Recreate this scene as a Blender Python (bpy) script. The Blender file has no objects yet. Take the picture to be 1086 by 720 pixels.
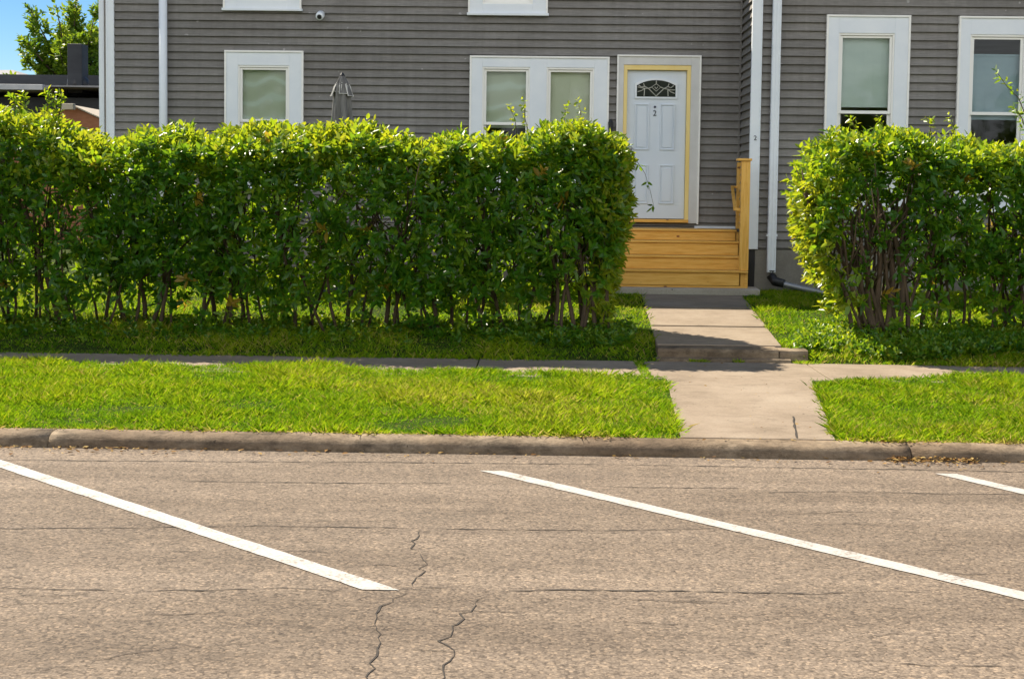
import bpy, math, random
import numpy as np
from mathutils import Matrix, Vector, noise as mnoise

R = math.radians
rng = np.random.default_rng(7)
random.seed(7)
scene = bpy.context.scene
col = scene.collection

# ------------------------------------------------------------------ camera
F = 1508.0                       # focal length in photo pixels (50 mm equivalent on a 1086 px wide frame)
CX, CY = 543.0, 295.0            # principal point
ZC = 1.75                        # eye height over the road
cam_d = bpy.data.cameras.new('camera')
cam = bpy.data.objects.new('camera', cam_d)
col.objects.link(cam)
cam_d.sensor_width = 36
cam_d.lens = 36 * F / 1086
cam_d.shift_y = -(360 - CY) / 1086
cam_d.clip_end = 3000
M = (Matrix.Rotation(R(1.06), 4, 'Z') @ Matrix.Rotation(R(90) - math.atan(93 / F), 4, 'X')
     @ Matrix.Rotation(0.0122, 4, 'Z'))
M.translation = (0, 0, ZC)
cam.matrix_world = M
scene.camera = cam
M3 = M.to_3x3()


def ray(px, py):
    return M3 @ Vector(((px - CX) / F, -(py - CY) / F, -1))


def PY(px, py, Y):               # where the sight line meets the vertical plane y = Y
    r = ray(px, py)
    t = Y / r.y
    return Vector((r.x * t, Y, ZC + r.z * t))


def PZ(px, py, Z):               # where the sight line meets the level z = Z
    r = ray(px, py)
    t = (Z - ZC) / r.z
    return Vector((r.x * t, r.y * t, Z))


# ------------------------------------------------------------------ materials
def mat(name):
    m = bpy.data.materials.new(name)
    m.use_nodes = True
    nt = m.node_tree
    b = nt.nodes['Principled BSDF']
    return m, nt, b


def nd(nt, typ, **kw):
    n = nt.nodes.new(typ)
    for k, v in kw.items():
        if k in n.inputs.keys():
            n.inputs[k].default_value = v
        else:
            setattr(n, k, v)
    return n


def coords(nt, scale=(1, 1, 1)):
    t = nt.nodes.new('ShaderNodeTexCoord')
    mp = nt.nodes.new('ShaderNodeMapping')
    mp.inputs['Scale'].default_value = scale
    nt.links.new(t.outputs['Object'], mp.inputs['Vector'])
    return mp.outputs['Vector']


def noise_node(nt, vec, scale, detail=4, rough=.55):
    n = nd(nt, 'ShaderNodeTexNoise', Scale=scale, Detail=detail, Roughness=rough)
    nt.links.new(vec, n.inputs['Vector'])
    return n.outputs['Fac']


def ramp(nt, fac, stops):
    r = nt.nodes.new('ShaderNodeValToRGB')
    el = r.color_ramp.elements
    while len(el) < len(stops):
        el.new(.5)
    for e, (p, c) in zip(el, stops):
        e.position = p
        e.color = (*c, 1) if len(c) == 3 else c
    nt.links.new(fac, r.inputs['Fac'])
    return r.outputs['Color']


def mix(nt, fac, a, b, mode='MIX'):
    m = nt.nodes.new('ShaderNodeMix')
    m.data_type = 'RGBA'
    m.blend_type = mode
    for i, v in ((0, fac), (6, a), (7, b)):
        if isinstance(v, (int, float)):
            m.inputs[i].default_value = v
        elif isinstance(v, tuple):
            m.inputs[i].default_value = (*v, 1)
        else:
            nt.links.new(v, m.inputs[i])
    return m.outputs[2]


def bump(nt, b, h, strength=.3, dist=.01):
    n = nt.nodes.new('ShaderNodeBump')
    n.inputs['Strength'].default_value = strength
    n.inputs['Distance'].default_value = dist
    nt.links.new(h, n.inputs['Height'])
    nt.links.new(n.outputs['Normal'], b.inputs['Normal'])


def simple(name, c1, c2, scale=6, rough=.6, stretch=(1, 1, 1), bumps=.1, metal=0, spec=.5):
    m, nt, b = mat(name)
    v = coords(nt, stretch)
    f = noise_node(nt, v, scale, 5, .6)
    nt.links.new(ramp(nt, f, [(.3, c1), (.7, c2)]), b.inputs['Base Color'])
    b.inputs['Roughness'].default_value = rough
    b.inputs['Metallic'].default_value = metal
    b.inputs['Specular IOR Level'].default_value = spec
    if bumps:
        bump(nt, b, noise_node(nt, v, scale * 6, 3), bumps, .005)
    return m


MAT = {}
MAT['white'] = simple('white_paint', (.72, .77, .82), (.80, .84, .87), 3, .45, bumps=.03)
MAT['bead'] = simple('bounce_lightened_vinyl', (.86, .85, .80), (.90, .89, .85), 3, .4, bumps=0)  # white vinyl, colour lightened to stand in for sunlight bounced onto trim edges
MAT['door'] = simple('door_paint', (.62, .69, .77), (.68, .74, .80), 2, .4, bumps=.03)
MAT['casing'] = simple('door_casing_paint', (.58, .58, .56), (.66, .66, .64), 4, .5, bumps=.03)
MAT['yellow'] = simple('primed_yellow_wood', (.84, .62, .20), (.90, .72, .30), 5, .5, (1, 1, .2), .05)
MAT['black'] = simple('black_plastic', (.012, .012, .014), (.03, .03, .032), 10, .5)
MAT['dark_gap'] = simple('bituminous_board', (.02, .02, .021), (.035, .033, .03), 8, .9)
MAT['grey_metal'] = simple('grey_metal', (.25, .26, .27), (.35, .36, .37), 6, .4, metal=.4)
MAT['darkwall'] = simple('dark_cladding', (.012, .015, .020), (.028, .032, .038), 2, .7, (1, 1, 3))
MAT['flashing'] = simple('pale_flashing', (.36, .38, .40), (.48, .49, .50), 3, .5)
MAT['greyroof'] = simple('grey_shingle', (.20, .20, .21), (.30, .30, .31), 8, .9, (1, 1, 4))
MAT['brownroof'] = simple('brown_shingle', (.26, .105, .05), (.34, .15, .08), 8, .9, (1, 1, 3))
MAT['cream'] = simple('cream_paint', (.42, .36, .27), (.52, .46, .36), 5, .6)
MAT['roof'] = simple('charcoal_shingle', (.05, .05, .052), (.10, .10, .10), 14, .9)
MAT['fabric'] = simple('umbrella_fabric', (.11, .105, .10), (.23, .22, .205), 7, .9, (3, 3, .6), .15)
MAT['fabric_edge'] = simple('umbrella_piping', (.60, .57, .52), (.72, .70, .66), 9, .8)
MAT['bark'] = simple('grey_brown_bark', (.040, .027, .017), (.125, .086, .052), 22, .9, (1, 1, .15), .5)
MAT['soil'] = simple('dark_soil', (.035, .024, .014), (.09, .06, .035), 18, .95, bumps=.4)
MAT['interior'] = simple('interior_plaster', (.16, .15, .13), (.22, .21, .19), 2, .9, bumps=0)


def mk_siding():
    m, nt, b = mat('grey_lap_siding')
    v = coords(nt, (1, 1, 14))
    f = noise_node(nt, v, 5.5, 7, .68)
    base = ramp(nt, f, [(.25, (.172, .164, .150)), (.55, (.236, .226, .209)), (.8, (.305, .293, .273))])
    g = noise_node(nt, coords(nt, (.5, .5, 1)), 1.6, 4, .6)
    base = mix(nt, .55, base, ramp(nt, g, [(.3, (.60, .58, .56)), (.7, (1.05, 1.05, 1.06))]), 'MULTIPLY')
    at_ = nt.nodes.new('ShaderNodeAttribute')
    at_.attribute_name = 'tint'
    base = mix(nt, 1.0, base, ramp(nt, at_.outputs['Fac'], [(0, (.90, .90, .90)), (1, (1.09, 1.08, 1.07))]), 'MULTIPLY')
    wst = noise_node(nt, coords(nt, (6, 6, .35)), 2.4, 5, .65)         # run-off streaks
    base = mix(nt, .5, base, ramp(nt, wst, [(.35, (.78, .77, .75)), (.65, (1.06, 1.06, 1.06))]), 'MULTIPLY')
    s = noise_node(nt, coords(nt, (1, 1, 1)), 9, 2, .4)      # a few pale chips and bird spots
    sp = ramp(nt, s, [(.765, (0, 0, 0)), (.785, (1, 1, 1))])
    base = mix(nt, sp, base, (.34, .33, .31))
    nt.links.new(base, b.inputs['Base Color'])
    b.inputs['Roughness'].default_value = .62
    b.inputs['Specular IOR Level'].default_value = .35
    bump(nt, b, noise_node(nt, coords(nt, (1, 1, 20)), 12, 5, .7), .25, .006)
    return m


MAT['siding'] = mk_siding()


def mk_wood(name, axis_scale):
    m, nt, b = mat(name)
    v = coords(nt, axis_scale)
    f = noise_node(nt, v, 4.5, 9, .72)
    base = ramp(nt, f, [(.25, (.46, .21, .03)), (.42, (.72, .37, .055)), (.58, (.84, .49, .11)), (.76, (.56, .27, .035))])
    vo = nd(nt, 'ShaderNodeTexVoronoi', Scale=4.2)
    nt.links.new(coords(nt, (1, 1, 1.6)), vo.inputs['Vector'])
    k = ramp(nt, vo.outputs['Distance'], [(.07, (1, 1, 1)), (.12, (0, 0, 0))])
    base = mix(nt, k, base, (.22, .075, .015))
    nt.links.new(base, b.inputs['Base Color'])
    b.inputs['Roughness'].default_value = .55
    bump(nt, b, f, .15, .004)
    return m


MAT['wood'] = mk_wood('cedar_boards', (.6, 6, 9))
MAT['wood_post'] = mk_wood('cedar_posts', (8, 8, .6))


def mk_concrete(name, c1, c2, c3, stain=(.10, .075, .05), amt=.35):
    m, nt, b = mat(name)
    v = coords(nt)
    f = noise_node(nt, v, 1.3, 9, .68)
    base = ramp(nt, f, [(.3, c1), (.5, c2), (.72, c3)])
    g = noise_node(nt, v, 55, 4, .7)
    base = mix(nt, .4, base, ramp(nt, g, [(.3, (.62, .62, .62)), (.68, (1.18, 1.18, 1.18))]), 'MULTIPLY')
    s = noise_node(nt, coords(nt, (1, 2.4, 1)), 3.1, 6, .72)
    base = mix(nt, ramp(nt, s, [(.52, (0, 0, 0)), (.74, (amt, amt, amt))]), base, stain)
    d = noise_node(nt, v, 26, 2, .4)
    base = mix(nt, ramp(nt, d, [(.74, (0, 0, 0)), (.77, (.8, .8, .8))]), base, (.05, .035, .02))
    nt.links.new(base, b.inputs['Base Color'])
    b.inputs['Roughness'].default_value = .88
    b.inputs['Specular IOR Level'].default_value = .25
    bump(nt, b, g, .35, .006)
    return m


MAT['concrete'] = mk_concrete('walk_concrete', (.20, .155, .108), (.275, .218, .158), (.34, .28, .21), amt=.5)
MAT['landing'] = mk_concrete('pale_landing_concrete', (.36, .32, .26), (.44, .40, .33), (.50, .46, .39), amt=.3)
MAT['kerb'] = mk_concrete('kerb_concrete', (.12, .082, .05), (.215, .158, .102), (.36, .285, .195), stain=(.05, .036, .022), amt=.9)
_nt = MAT['kerb'].node_tree
_b = _nt.nodes['Principled BSDF']
_src = _b.inputs['Base Color'].links[0].from_socket
_v = coords(_nt, (1, 1, 2.2))
_c1 = noise_node(_nt, _v, 9, 7, .75)
_c2 = noise_node(_nt, coords(_nt, (.5, 1, 1)), 4.5, 6, .7)
_col = mix(_nt, .75, _src, ramp(_nt, _c1, [(.34, (.50, .48, .46)), (.5, (.95, .95, .95)), (.68, (1.28, 1.25, 1.2))]), 'MULTIPLY')
_col = mix(_nt, ramp(_nt, _c2, [(.54, (0, 0, 0)), (.70, (.7, .7, .7))]), _col, (.045, .034, .022))
_nt.links.new(_col, _b.inputs['Base Color'])
bump(_nt, _b, _c1, .8, .02)
MAT['foundation'] = mk_concrete('foundation_render', (.17, .16, .13), (.22, .205, .175), (.27, .25, .21), amt=.3)


def mk_road():
    m, nt, b = mat('worn_tan_asphalt')
    v = coords(nt)
    big = noise_node(nt, coords(nt, (.35, 1.5, 1)), 1.0, 7, .62)
    base = ramp(nt, big, [(.28, (.152, .121, .092)), (.5, (.216, .174, .134)), (.72, (.280, .228, .178))])
    vo = nd(nt, 'ShaderNodeTexVoronoi', Scale=78)
    wn = nd(nt, 'ShaderNodeTexNoise', Scale=30, Detail=3)
    nt.links.new(v, wn.inputs['Vector'])
    ad = nt.nodes.new('ShaderNodeVectorMath')
    ad.operation = 'MULTIPLY_ADD'
    nt.links.new(wn.outputs['Color'], ad.inputs[0])
    ad.inputs[1].default_value = (.03, .03, .03)
    nt.links.new(v, ad.inputs[2])
    nt.links.new(ad.outputs[0], vo.inputs['Vector'])
    sep = nt.nodes.new('ShaderNodeSeparateColor')
    nt.links.new(vo.outputs['Color'], sep.inputs[0])
    stones = ramp(nt, sep.outputs[0], [(0, (.42, .42, .43)), (.25, (.80, .79, .79)), (.45, (.95, .94, .93)), (.8, (1.12, 1.1, 1.07)),
                                       (.97, (1.55, 1.48, 1.38))])
    base = mix(nt, .85, base, stones, 'MULTIPLY')
    edge = ramp(nt, vo.outputs['Distance'], [(.35, (1.0, 1.0, 1.0)), (.95, (.45, .44, .43))])
    base = mix(nt, .8, base, edge, 'MULTIPLY')
    med = noise_node(nt, coords(nt, (.8, 1, 1)), 7, 6, .7)
    base = mix(nt, .5, base, ramp(nt, med, [(.3, (.66, .66, .66)), (.7, (1.16, 1.15, 1.13))]), 'MULTIPLY')
    st_ = noise_node(nt, coords(nt, (.10, 1.6, 1)), 1.7, 6, .65)      # tyre-polished streaks along the street
    base = mix(nt, .7, base, ramp(nt, st_, [(.32, (.80, .79, .78)), (.68, (1.12, 1.11, 1.09))]), 'MULTIPLY')
    oil = noise_node(nt, coords(nt, (1, 1, 1)), .9, 5, .7)
    base = mix(nt, ramp(nt, oil, [(.60, (0, 0, 0)), (.75, (.45, .45, .45))]), base, (.10, .085, .07))
    sp = noise_node(nt, v, 40, 2, .5)
    base = mix(nt, ramp(nt, sp, [(.735, (0, 0, 0)), (.76, (.85, .85, .85))]), base, (.035, .03, .025))
    nt.links.new(base, b.inputs['Base Color'])
    b.inputs['Roughness'].default_value = .9
    b.inputs['Specular IOR Level'].default_value = .2
    bump(nt, b, vo.outputs['Distance'], -.55, .008)
    return m


MAT['road'] = mk_road()


def mk_paint():
    m, nt, b = mat('road_paint')
    v = coords(nt)
    f = noise_node(nt, v, 48, 5, .72)
    g = noise_node(nt, v, 5, 4, .6)
    w = mix(nt, .35, f, g)
    base = ramp(nt, w, [(.40, (.20, .165, .13)), (.445, (.37, .345, .31)), (.52, (.43, .41, .375)), (.7, (.50, .48, .45))])
    nt.links.new(base, b.inputs['Base Color'])
    b.inputs['Roughness'].default_value = .75
    bump(nt, b, f, .3, .003)
    return m


MAT['paint'] = mk_paint()
MAT['crack'] = simple('crack_shadow_tar', (.022, .018, .014), (.055, .045, .035), 30, .95)


def mk_leaf(name, stops, tstops, trans=.42, rough=.34, spec=.45):
    m, nt, b = mat(name)
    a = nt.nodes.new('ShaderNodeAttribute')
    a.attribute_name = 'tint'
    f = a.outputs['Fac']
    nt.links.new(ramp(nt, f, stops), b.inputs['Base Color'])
    b.inputs['Roughness'].default_value = rough
    b.inputs['Specular IOR Level'].default_value = spec
    t = nt.nodes.new('ShaderNodeBsdfTranslucent')
    nt.links.new(ramp(nt, f, tstops), t.inputs['Color'])
    mx = nt.nodes.new('ShaderNodeMixShader')
    mx.inputs[0].default_value = trans
    out = nt.nodes['Material Output']
    nt.links.new(b.outputs[0], mx.inputs[1])
    nt.links.new(t.outputs[0], mx.inputs[2])
    nt.links.new(mx.outputs[0], out.inputs['Surface'])
    return m


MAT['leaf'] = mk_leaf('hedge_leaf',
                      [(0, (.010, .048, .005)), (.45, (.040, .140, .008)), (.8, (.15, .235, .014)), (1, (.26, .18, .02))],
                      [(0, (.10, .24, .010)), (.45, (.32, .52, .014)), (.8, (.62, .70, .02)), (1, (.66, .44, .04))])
MAT['grass'] = mk_leaf('grass_blade',
                       [(0, (.045, .125, .003)), (.5, (.145, .275, .004)), (.85, (.34, .41, .008)), (1, (.55, .42, .13))],
                       [(0, (.12, .30, .008)), (.5, (.36, .58, .012)), (.85, (.60, .68, .02)), (1, (.60, .48, .16))],
                       .40, .5, .15)
MAT['treeleaf'] = mk_leaf('tree_leaf',
                          [(0, (.04, .10, .010)), (.5, (.11, .19, .012)), (1, (.20, .26, .02))],
                          [(0, (.12, .24, .012)), (.5, (.30, .44, .02)), (1, (.45, .55, .03))], .42, .5, .4)
MAT['dryleaf'] = mk_leaf('dry_leaf',
                         [(0, (.10, .045, .015)), (.5, (.28, .15, .04)), (1, (.45, .33, .12))],
                         [(0, (.1, .05, .01)), (1, (.4, .25, .05))], .2, .8, .2)


def mk_lawn():
    m, nt, b = mat('lawn_thatch')
    v = coords(nt)
    f = noise_node(nt, v, 22, 6, .7)
    nt.links.new(ramp(nt, f, [(.3, (.02, .022, .008)), (.55, (.035, .06, .009)), (.75, (.09, .09, .02))]),
                 b.inputs['Base Color'])
    b.inputs['Roughness'].default_value = .95
    b.inputs['Specular IOR Level'].default_value = .05
    bump(nt, b, f, .5, .02)
    return m


MAT['lawn'] = mk_lawn()


def mk_glass():
    m, nt, b = mat('window_glass')
    out = nt.nodes['Material Output']
    tr = nt.nodes.new('ShaderNodeBsdfTransparent')
    tr.inputs['Color'].default_value = (.93, .96, .95, 1)
    gl = nt.nodes.new('ShaderNodeBsdfGlossy')
    gl.inputs['Roughness'].default_value = .03
    fr = nt.nodes.new('ShaderNodeFresnel')
    fr.inputs['IOR'].default_value = 1.36
    bp = nt.nodes.new('ShaderNodeBump')
    bp.inputs['Strength'].default_value = .015
    bp.inputs['Distance'].default_value = .02
    nt.links.new(noise_node(nt, coords(nt), 2.5, 2), bp.inputs['Height'])
    nt.links.new(bp.outputs[0], gl.inputs['Normal'])
    mx = nt.nodes.new('ShaderNodeMixShader')
    nt.links.new(fr.outputs[0], mx.inputs[0])
    nt.links.new(tr.outputs[0], mx.inputs[1])
    nt.links.new(gl.outputs[0], mx.inputs[2])
    nt.links.new(mx.outputs[0], out.inputs['Surface'])
    return m


MAT['glass'] = mk_glass()
MAT['blind'] = simple('olive_roller_blind', (.66, .65, .50), (.76, .75, .60), 1.8, .85, (1, 1, .5), .05)
MAT['blind_blue'] = simple('blue_grey_shade', (.32, .42, .50), (.42, .52, .58), 1.6, .8, (1, 1, 2), .05)
MAT['blind_grey'] = simple('sage_grey_shade', (.58, .66, .62), (.70, .76, .71), 1.6, .8, (1, 1, 2), .05)


def mk_lace():
    m, nt, b = mat('figured_net_curtain')
    w = nd(nt, 'ShaderNodeTexWave', Scale=1.5, Distortion=5.0, Detail=1.0)
    w.wave_type = 'RINGS'
    nt.links.new(coords(nt, (1.4, 1, 1)), w.inputs['Vector'])
    nt.links.new(ramp(nt, w.outputs['Fac'], [(.1, (.56, .58, .44)), (.70, (.60, .63, .50)), (.96, (.68, .73, .63))]),
                 b.inputs['Base Color'])
    b.inputs['Roughness'].default_value = .9
    return m


MAT['lace'] = mk_lace()


# ------------------------------------------------------------------ mesh helpers
class MB:
    def __init__(s):
        s.v, s.f = [], []

    def add(s, vs, fs):
        n = len(s.v)
        s.v += [tuple(v) for v in vs]
        s.f += [tuple(i + n for i in f) for f in fs]

    def box(s, x0, x1, y0, y1, z0, z1):
        vs = [(x, y, z) for z in (z0, z1) for y in (y0, y1) for x in (x0, x1)]
        s.add(vs, [(0, 2, 3, 1), (4, 5, 7, 6), (0, 1, 5, 4), (2, 6, 7, 3), (0, 4, 6, 2), (1, 3, 7, 5)])
        return s

    def quad(s, a, b, c, d):
        s.add([a, b, c, d], [(0, 1, 2, 3)])
        return s

    def tube(s, pts, rad, n=8, flat=None, cap=True):
        pts = [Vector(p) for p in pts]
        k = len(pts)
        rad = rad if isinstance(rad, (list, tuple)) else [rad] * k
        base = len(s.v)
        ref = Vector((0, 0, 1))
        for i, p in enumerate(pts):
            d = (pts[min(i + 1, k - 1)] - pts[max(i - 1, 0)]).normalized()
            rf = ref if abs(d.z) < .93 else Vector((0, 1, 0))
            u = d.cross(rf).normalized()
            w = u.cross(d)
            for j in range(n):
                a = 2 * math.pi * (j + (.5 if n == 4 else 0)) / n
                s.v.append(tuple(p + (u * math.cos(a) + w * math.sin(a)) * rad[i]))
        for i in range(k - 1):
            for j in range(n):
                a, b = base + i * n + j, base + i * n + (j + 1) % n
                s.f.append((a, b, b + n, a + n))
        if cap:
            s.f.append(tuple(base + j for j in range(n))[::-1])
            s.f.append(tuple(base + (k - 1) * n + j for j in range(n)))
        return s

    def prism(s, poly, a, b, axis='x'):   # poly of (p, q): extruded along an axis
        n = len(poly)
        if axis == 'x':
            f = lambda t, p: (t, p[0], p[1])
        elif axis == 'y':
            f = lambda t, p: (p[0], t, p[1])
        else:
            f = lambda t, p: (p[0], p[1], t)
        s.add([f(a, p) for p in poly] + [f(b, p) for p in poly],
              [tuple(range(n))[::-1], tuple(range(n, 2 * n))] +
              [(i, (i + 1) % n, n + (i + 1) % n, n + i) for i in range(n)])
        return s

    def build(s, name, m, parent=None, smooth=False, bevel=0, origin=None):
        off = Vector((0, 0, 0))
        p = parent
        while p is not None:
            off += p.location
            p = p.parent
        if origin is not None:
            off = off + (Vector(origin) - off)
        me = bpy.data.meshes.new(name)
        me.from_pydata([tuple(Vector(v) - off) for v in s.v], [], s.f)
        me.validate()
        import bmesh
        bm = bmesh.new()
        bm.from_mesh(me)
        bmesh.ops.recalc_face_normals(bm, faces=bm.faces)
        bm.to_mesh(me)
        bm.free()
        me.materials.append(MAT[m])
        if smooth:
            me.polygons.foreach_set('use_smooth', [True] * len(me.polygons))
        o = bpy.data.objects.new(name, me)
        col.objects.link(o)
        if origin is not None:
            o.location = Vector(origin)
        if parent is not None:
            o.parent = parent
        if bevel:
            bv = o.modifiers.new('bevel', 'BEVEL')
            bv.width = bevel
            bv.segments = 2
            bv.limit_method = 'ANGLE'
        return o


def tag(o, label=None, cat=None, group=None, kind=None):
    for k, v in (('label', label), ('category', cat), ('group', group), ('kind', kind)):
        if v:
            o[k] = v
    return o


def empty(name, loc, label, cat, group=None):
    o = bpy.data.objects.new(name, None)
    col.objects.link(o)
    o.location = loc
    o.empty_display_size = .2
    return tag(o, label, cat, group)


def strip_mesh(name, m, P, tint, parent=None):
    """P: (N,6,3) leaf or blade outlines (base, r1, r2, tip, l2, l1); two quads each, folded on the midrib."""
    off = np.array(parent.location if parent is not None else (0, 0, 0))
    n = len(P)
    me = bpy.data.meshes.new(name)
    me.vertices.add(n * 6)
    me.vertices.foreach_set('co', (P - off).reshape(-1).astype(np.float32))
    idx = (np.arange(n)[:, None] * 6 + np.array([0, 1, 2, 3, 0, 3, 4, 5])[None]).reshape(-1)
    me.loops.add(n * 8)
    me.loops.foreach_set('vertex_index', idx.astype(np.int32))
    me.polygons.add(n * 2)
    me.polygons.foreach_set('loop_start', np.arange(0, n * 8, 4, dtype=np.int32))
    me.update(calc_edges=True)
    a = me.attributes.new('tint', 'FLOAT', 'FACE')
    a.data.foreach_set('value', np.repeat(tint, 2).astype(np.float32))
    me.materials.append(MAT[m])
    o = bpy.data.objects.new(name, me)
    col.objects.link(o)
    if parent is not None:
        o.parent = parent
    return o


def unit(a):
    return a / np.maximum(np.linalg.norm(a, axis=-1, keepdims=True), 1e-9)


def leaf_outline(base, d, up, L, W, fold=.25, droop=.15):
    """leaf outlines along d, blade lying across side = d x up"""
    d = unit(d)
    side = unit(np.cross(d, up))
    nrm = np.cross(side, d)
    L = L[:, None]
    W = W[:, None]
    def pt(t, s, h):
        return base + d * (L * t) + side * (W * s) + nrm * (W * h) - np.array([0, 0, 1.]) * (L * droop * t * t)
    return np.stack([pt(0, 0, 0), pt(.32, .5, fold * .5), pt(.68, .40, fold * .4), pt(1, 0, 0),
                     pt(.68, -.40, fold * .4), pt(.32, -.5, fold * .5)], axis=1)


def sprigs(pos, d, length, nl, Lr, Wr, tint, spread=.75):
    """pairs of leaves up each little shoot"""
    N = len(pos)
    d = unit(d)
    ref = unit(rng.normal(size=(N, 3)))
    u = unit(np.cross(d, ref))
    w = np.cross(d, u)
    out, tt = [], []
    for k in range(nl):
        t = (k // 2 + .4) / (nl / 2)
        ang = (k % 2) * math.pi + (k // 2) * 1.7 + rng.normal(0, .35, N)
        rad = u * np.cos(ang)[:, None] + w * np.sin(ang)[:, None]
        ld = d * (.35 + .55 * t) + rad * spread + rng.normal(0, .18, (N, 3))
        up = d + rng.normal(0, .35, (N, 3))
        L = rng.uniform(*Lr, N) * (1.08 - .3 * t)
        W = rng.uniform(*Wr, N) * (1.08 - .3 * t)
        out.append(leaf_outline(pos + d * (length * t)[:, None], ld, up, L, W, .28, rng.uniform(.0, .3)))
        tt.append(np.where(tint > .95, 1.0, np.clip(tint + .10 * t + rng.normal(0, .10, N), 0, .84)))
    return np.concatenate(out), np.concatenate(tt)


def vnoise(P, s, seed=0):
    """smooth isotropic noise: waves in random directions"""
    r = np.random.default_rng(int(seed * 10) + 100)
    out = np.zeros(len(P))
    for _ in range(11):
        k = r.normal(size=3)
        k = k / np.linalg.norm(k) * s * r.uniform(.7, 2.6)
        out += np.sin(P @ k + r.uniform(0, 6.28))
    return out / 11 * 1.75


# ------------------------------------------------------------------ ground levels
Y_KF, Y_KB = 9.36, 9.535          # kerb face and back
Y_S0, Y_S1 = 12.0, 13.20         # pavement
Y_MAIN, Y_WING = 19.5, 18.41     # fronts of the main block and of the wing


GY = [9.5, 12.0, 13.29, 13.36, 13.9, 14.6, 17.9, 20, 26, 80]
GZ = [.088, .172, .165, .195, .275, .33, .485, .51, .52, .55]


def gz(y):
    return np.interp(y, GY, GZ)


def sheet(name, rows, xs, m, kind='structure'):
    """rows of (y, z)"""
    b = MB()
    nx = len(xs)
    b.v = [(x, y, z) for (y, z) in rows for x in xs]
    b.f = [(j * nx + i, j * nx + i + 1, (j + 1) * nx + i + 1, (j + 1) * nx + i)
           for j in range(len(rows) - 1) for i in range(nx - 1)]
    return tag(b.build(name, m), kind=kind)


sheet('ground', [(-700, -.12), (-24, -.12), (9, -.12), (900, -.12)], [-900, 0, 900], 'lawn')
road = sheet('road', [(-24, 0), (0, 0), (Y_KF + .02, 0)], [-70, 0, 70], 'road')
sheet('lawn', [(y, float(gz(y))) for y in (9.5, 10.5, 12.0, 13.29, 13.36, 13.9, 14.6, 16, 17.9, 20, 26, 50, 80)],
      [-70, -20, -10, 0, 10, 20, 70], 'lawn')

# kerb with its joints
kp = [(Y_KF - .012, -.05), (Y_KF - .010, .004), (Y_KF - .004, .024), (Y_KF + .005, .046), (Y_KF + .018, .064), (Y_KF + .038, .077),
      (Y_KF + .068, .086), (Y_KF + .11, .092), (Y_KB, .096), (Y_KB, -.05)]
jx = [-60, PZ(27, 470, .1).x, PZ(975, 478, .1).x, 60]
kb = MB()
for a, b_ in zip(jx[:-1], jx[1:]):
    n = max(1, int((b_ - a) / (.25 if b_ - a > 30 else .05)))
    xs = [a + .0035 + (b_ - a - .007) * i / n for i in range(n + 1)]
    base = len(kb.v)
    for x in xs:
        wob = .006 * mnoise.noise((x * 2.1, 0, 0)) + .007 * mnoise.noise((x * 6, 3, 0)) + .004 * mnoise.noise((x * 19, 5, 0))
        for i, (y, z) in enumerate(kp):
            kb.v.append((x, y + (wob if 1 < i < 8 else 0), z + (wob * .6 if 2 < i < 9 else 0)))
    m_ = len(kp)
    for i in range(n):
        for j in range(m_ - 1):
            p = base + i * m_ + j
            kb.f.append((p, p + 1, p + m_ + 1, p + m_))
    kb.f.append(tuple(base + j for j in range(m_)))
    kb.f.append(tuple(base + n * m_ + j for j in range(m_)))
kerb = tag(kb.build('kerb', 'kerb', smooth=True), kind='structure')

# parking lines and cracks in the asphalt: parts of the road
def band(p0, p1, w, z):
    d = (p1 - p0)
    d.z = 0
    d.normalize()
    s = Vector((-d.y, d.x, 0)) * w / 2
    return p0, p1, s


def parking_line(a, b, w, square=False):
    p0, p1 = PZ(*a, .004), PZ(*b, .004)
    d = (p1 - p0).normalized()
    s = Vector((-d.y, d.x, 0)) * (w / 2)
    n = 60
    mb = MB()
    for i in range(n + 1):
        c = p0.lerp(p1, i / n)
        j = .003
        e0 = c + s * (1 + random.uniform(-j, j) / w * 2)
        e1 = c - s * (1 + random.uniform(-j, j) / w * 2)
        if square and i in (0, n):      # ends cut parallel with the kerb
            e0 += d * ((c.y - e0.y) / d.y)
            e1 += d * ((c.y - e1.y) / d.y)
        mb.v += [tuple(e0), tuple(e1)]
    mb.f = [(2 * i, 2 * i + 1, 2 * i + 3, 2 * i + 2) for i in range(n)]
    return mb.build('parking_line', 'paint', road)


parking_line((-40, 478), (404, 625), .115, True)
parking_line((522, 499), (1180, 653.5), .115, True)
parking_line((1003, 502), (1300, 571), .115, True)
parking_line((-450, 492), (-130, 600), .115, True)


def crack(pts, w, jit=.02, z=.003):
    P_ = [PZ(*p, z) for p in pts]
    fine = []
    for a, b in zip(P_[:-1], P_[1:]):
        n = max(2, int((b - a).length / .05))
        for i in range(n):
            q = a.lerp(b, i / n)
            fine.append(q + Vector((random.uniform(-1, 1), random.uniform(-1, 1), 0)) * jit)
    fine.append(P_[-1])
    mb = MB()
    for i, q in enumerate(fine):
        d = (fine[min(i + 1, len(fine) - 1)] - fine[max(i - 1, 0)]).normalized()
        s = Vector((-d.y, d.x, 0)) * w * .7 * random.uniform(.2, 1.15) * min(1, (i + .3) / 4, (len(fine) - i) / 4)
        mb.v += [tuple(q + s), tuple(q - s)]
    mb.f = [(2 * i, 2 * i + 1, 2 * i + 3, 2 * i + 2) for i in range(len(fine) - 1)]
    return mb.build('crack', 'crack', road)


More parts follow.
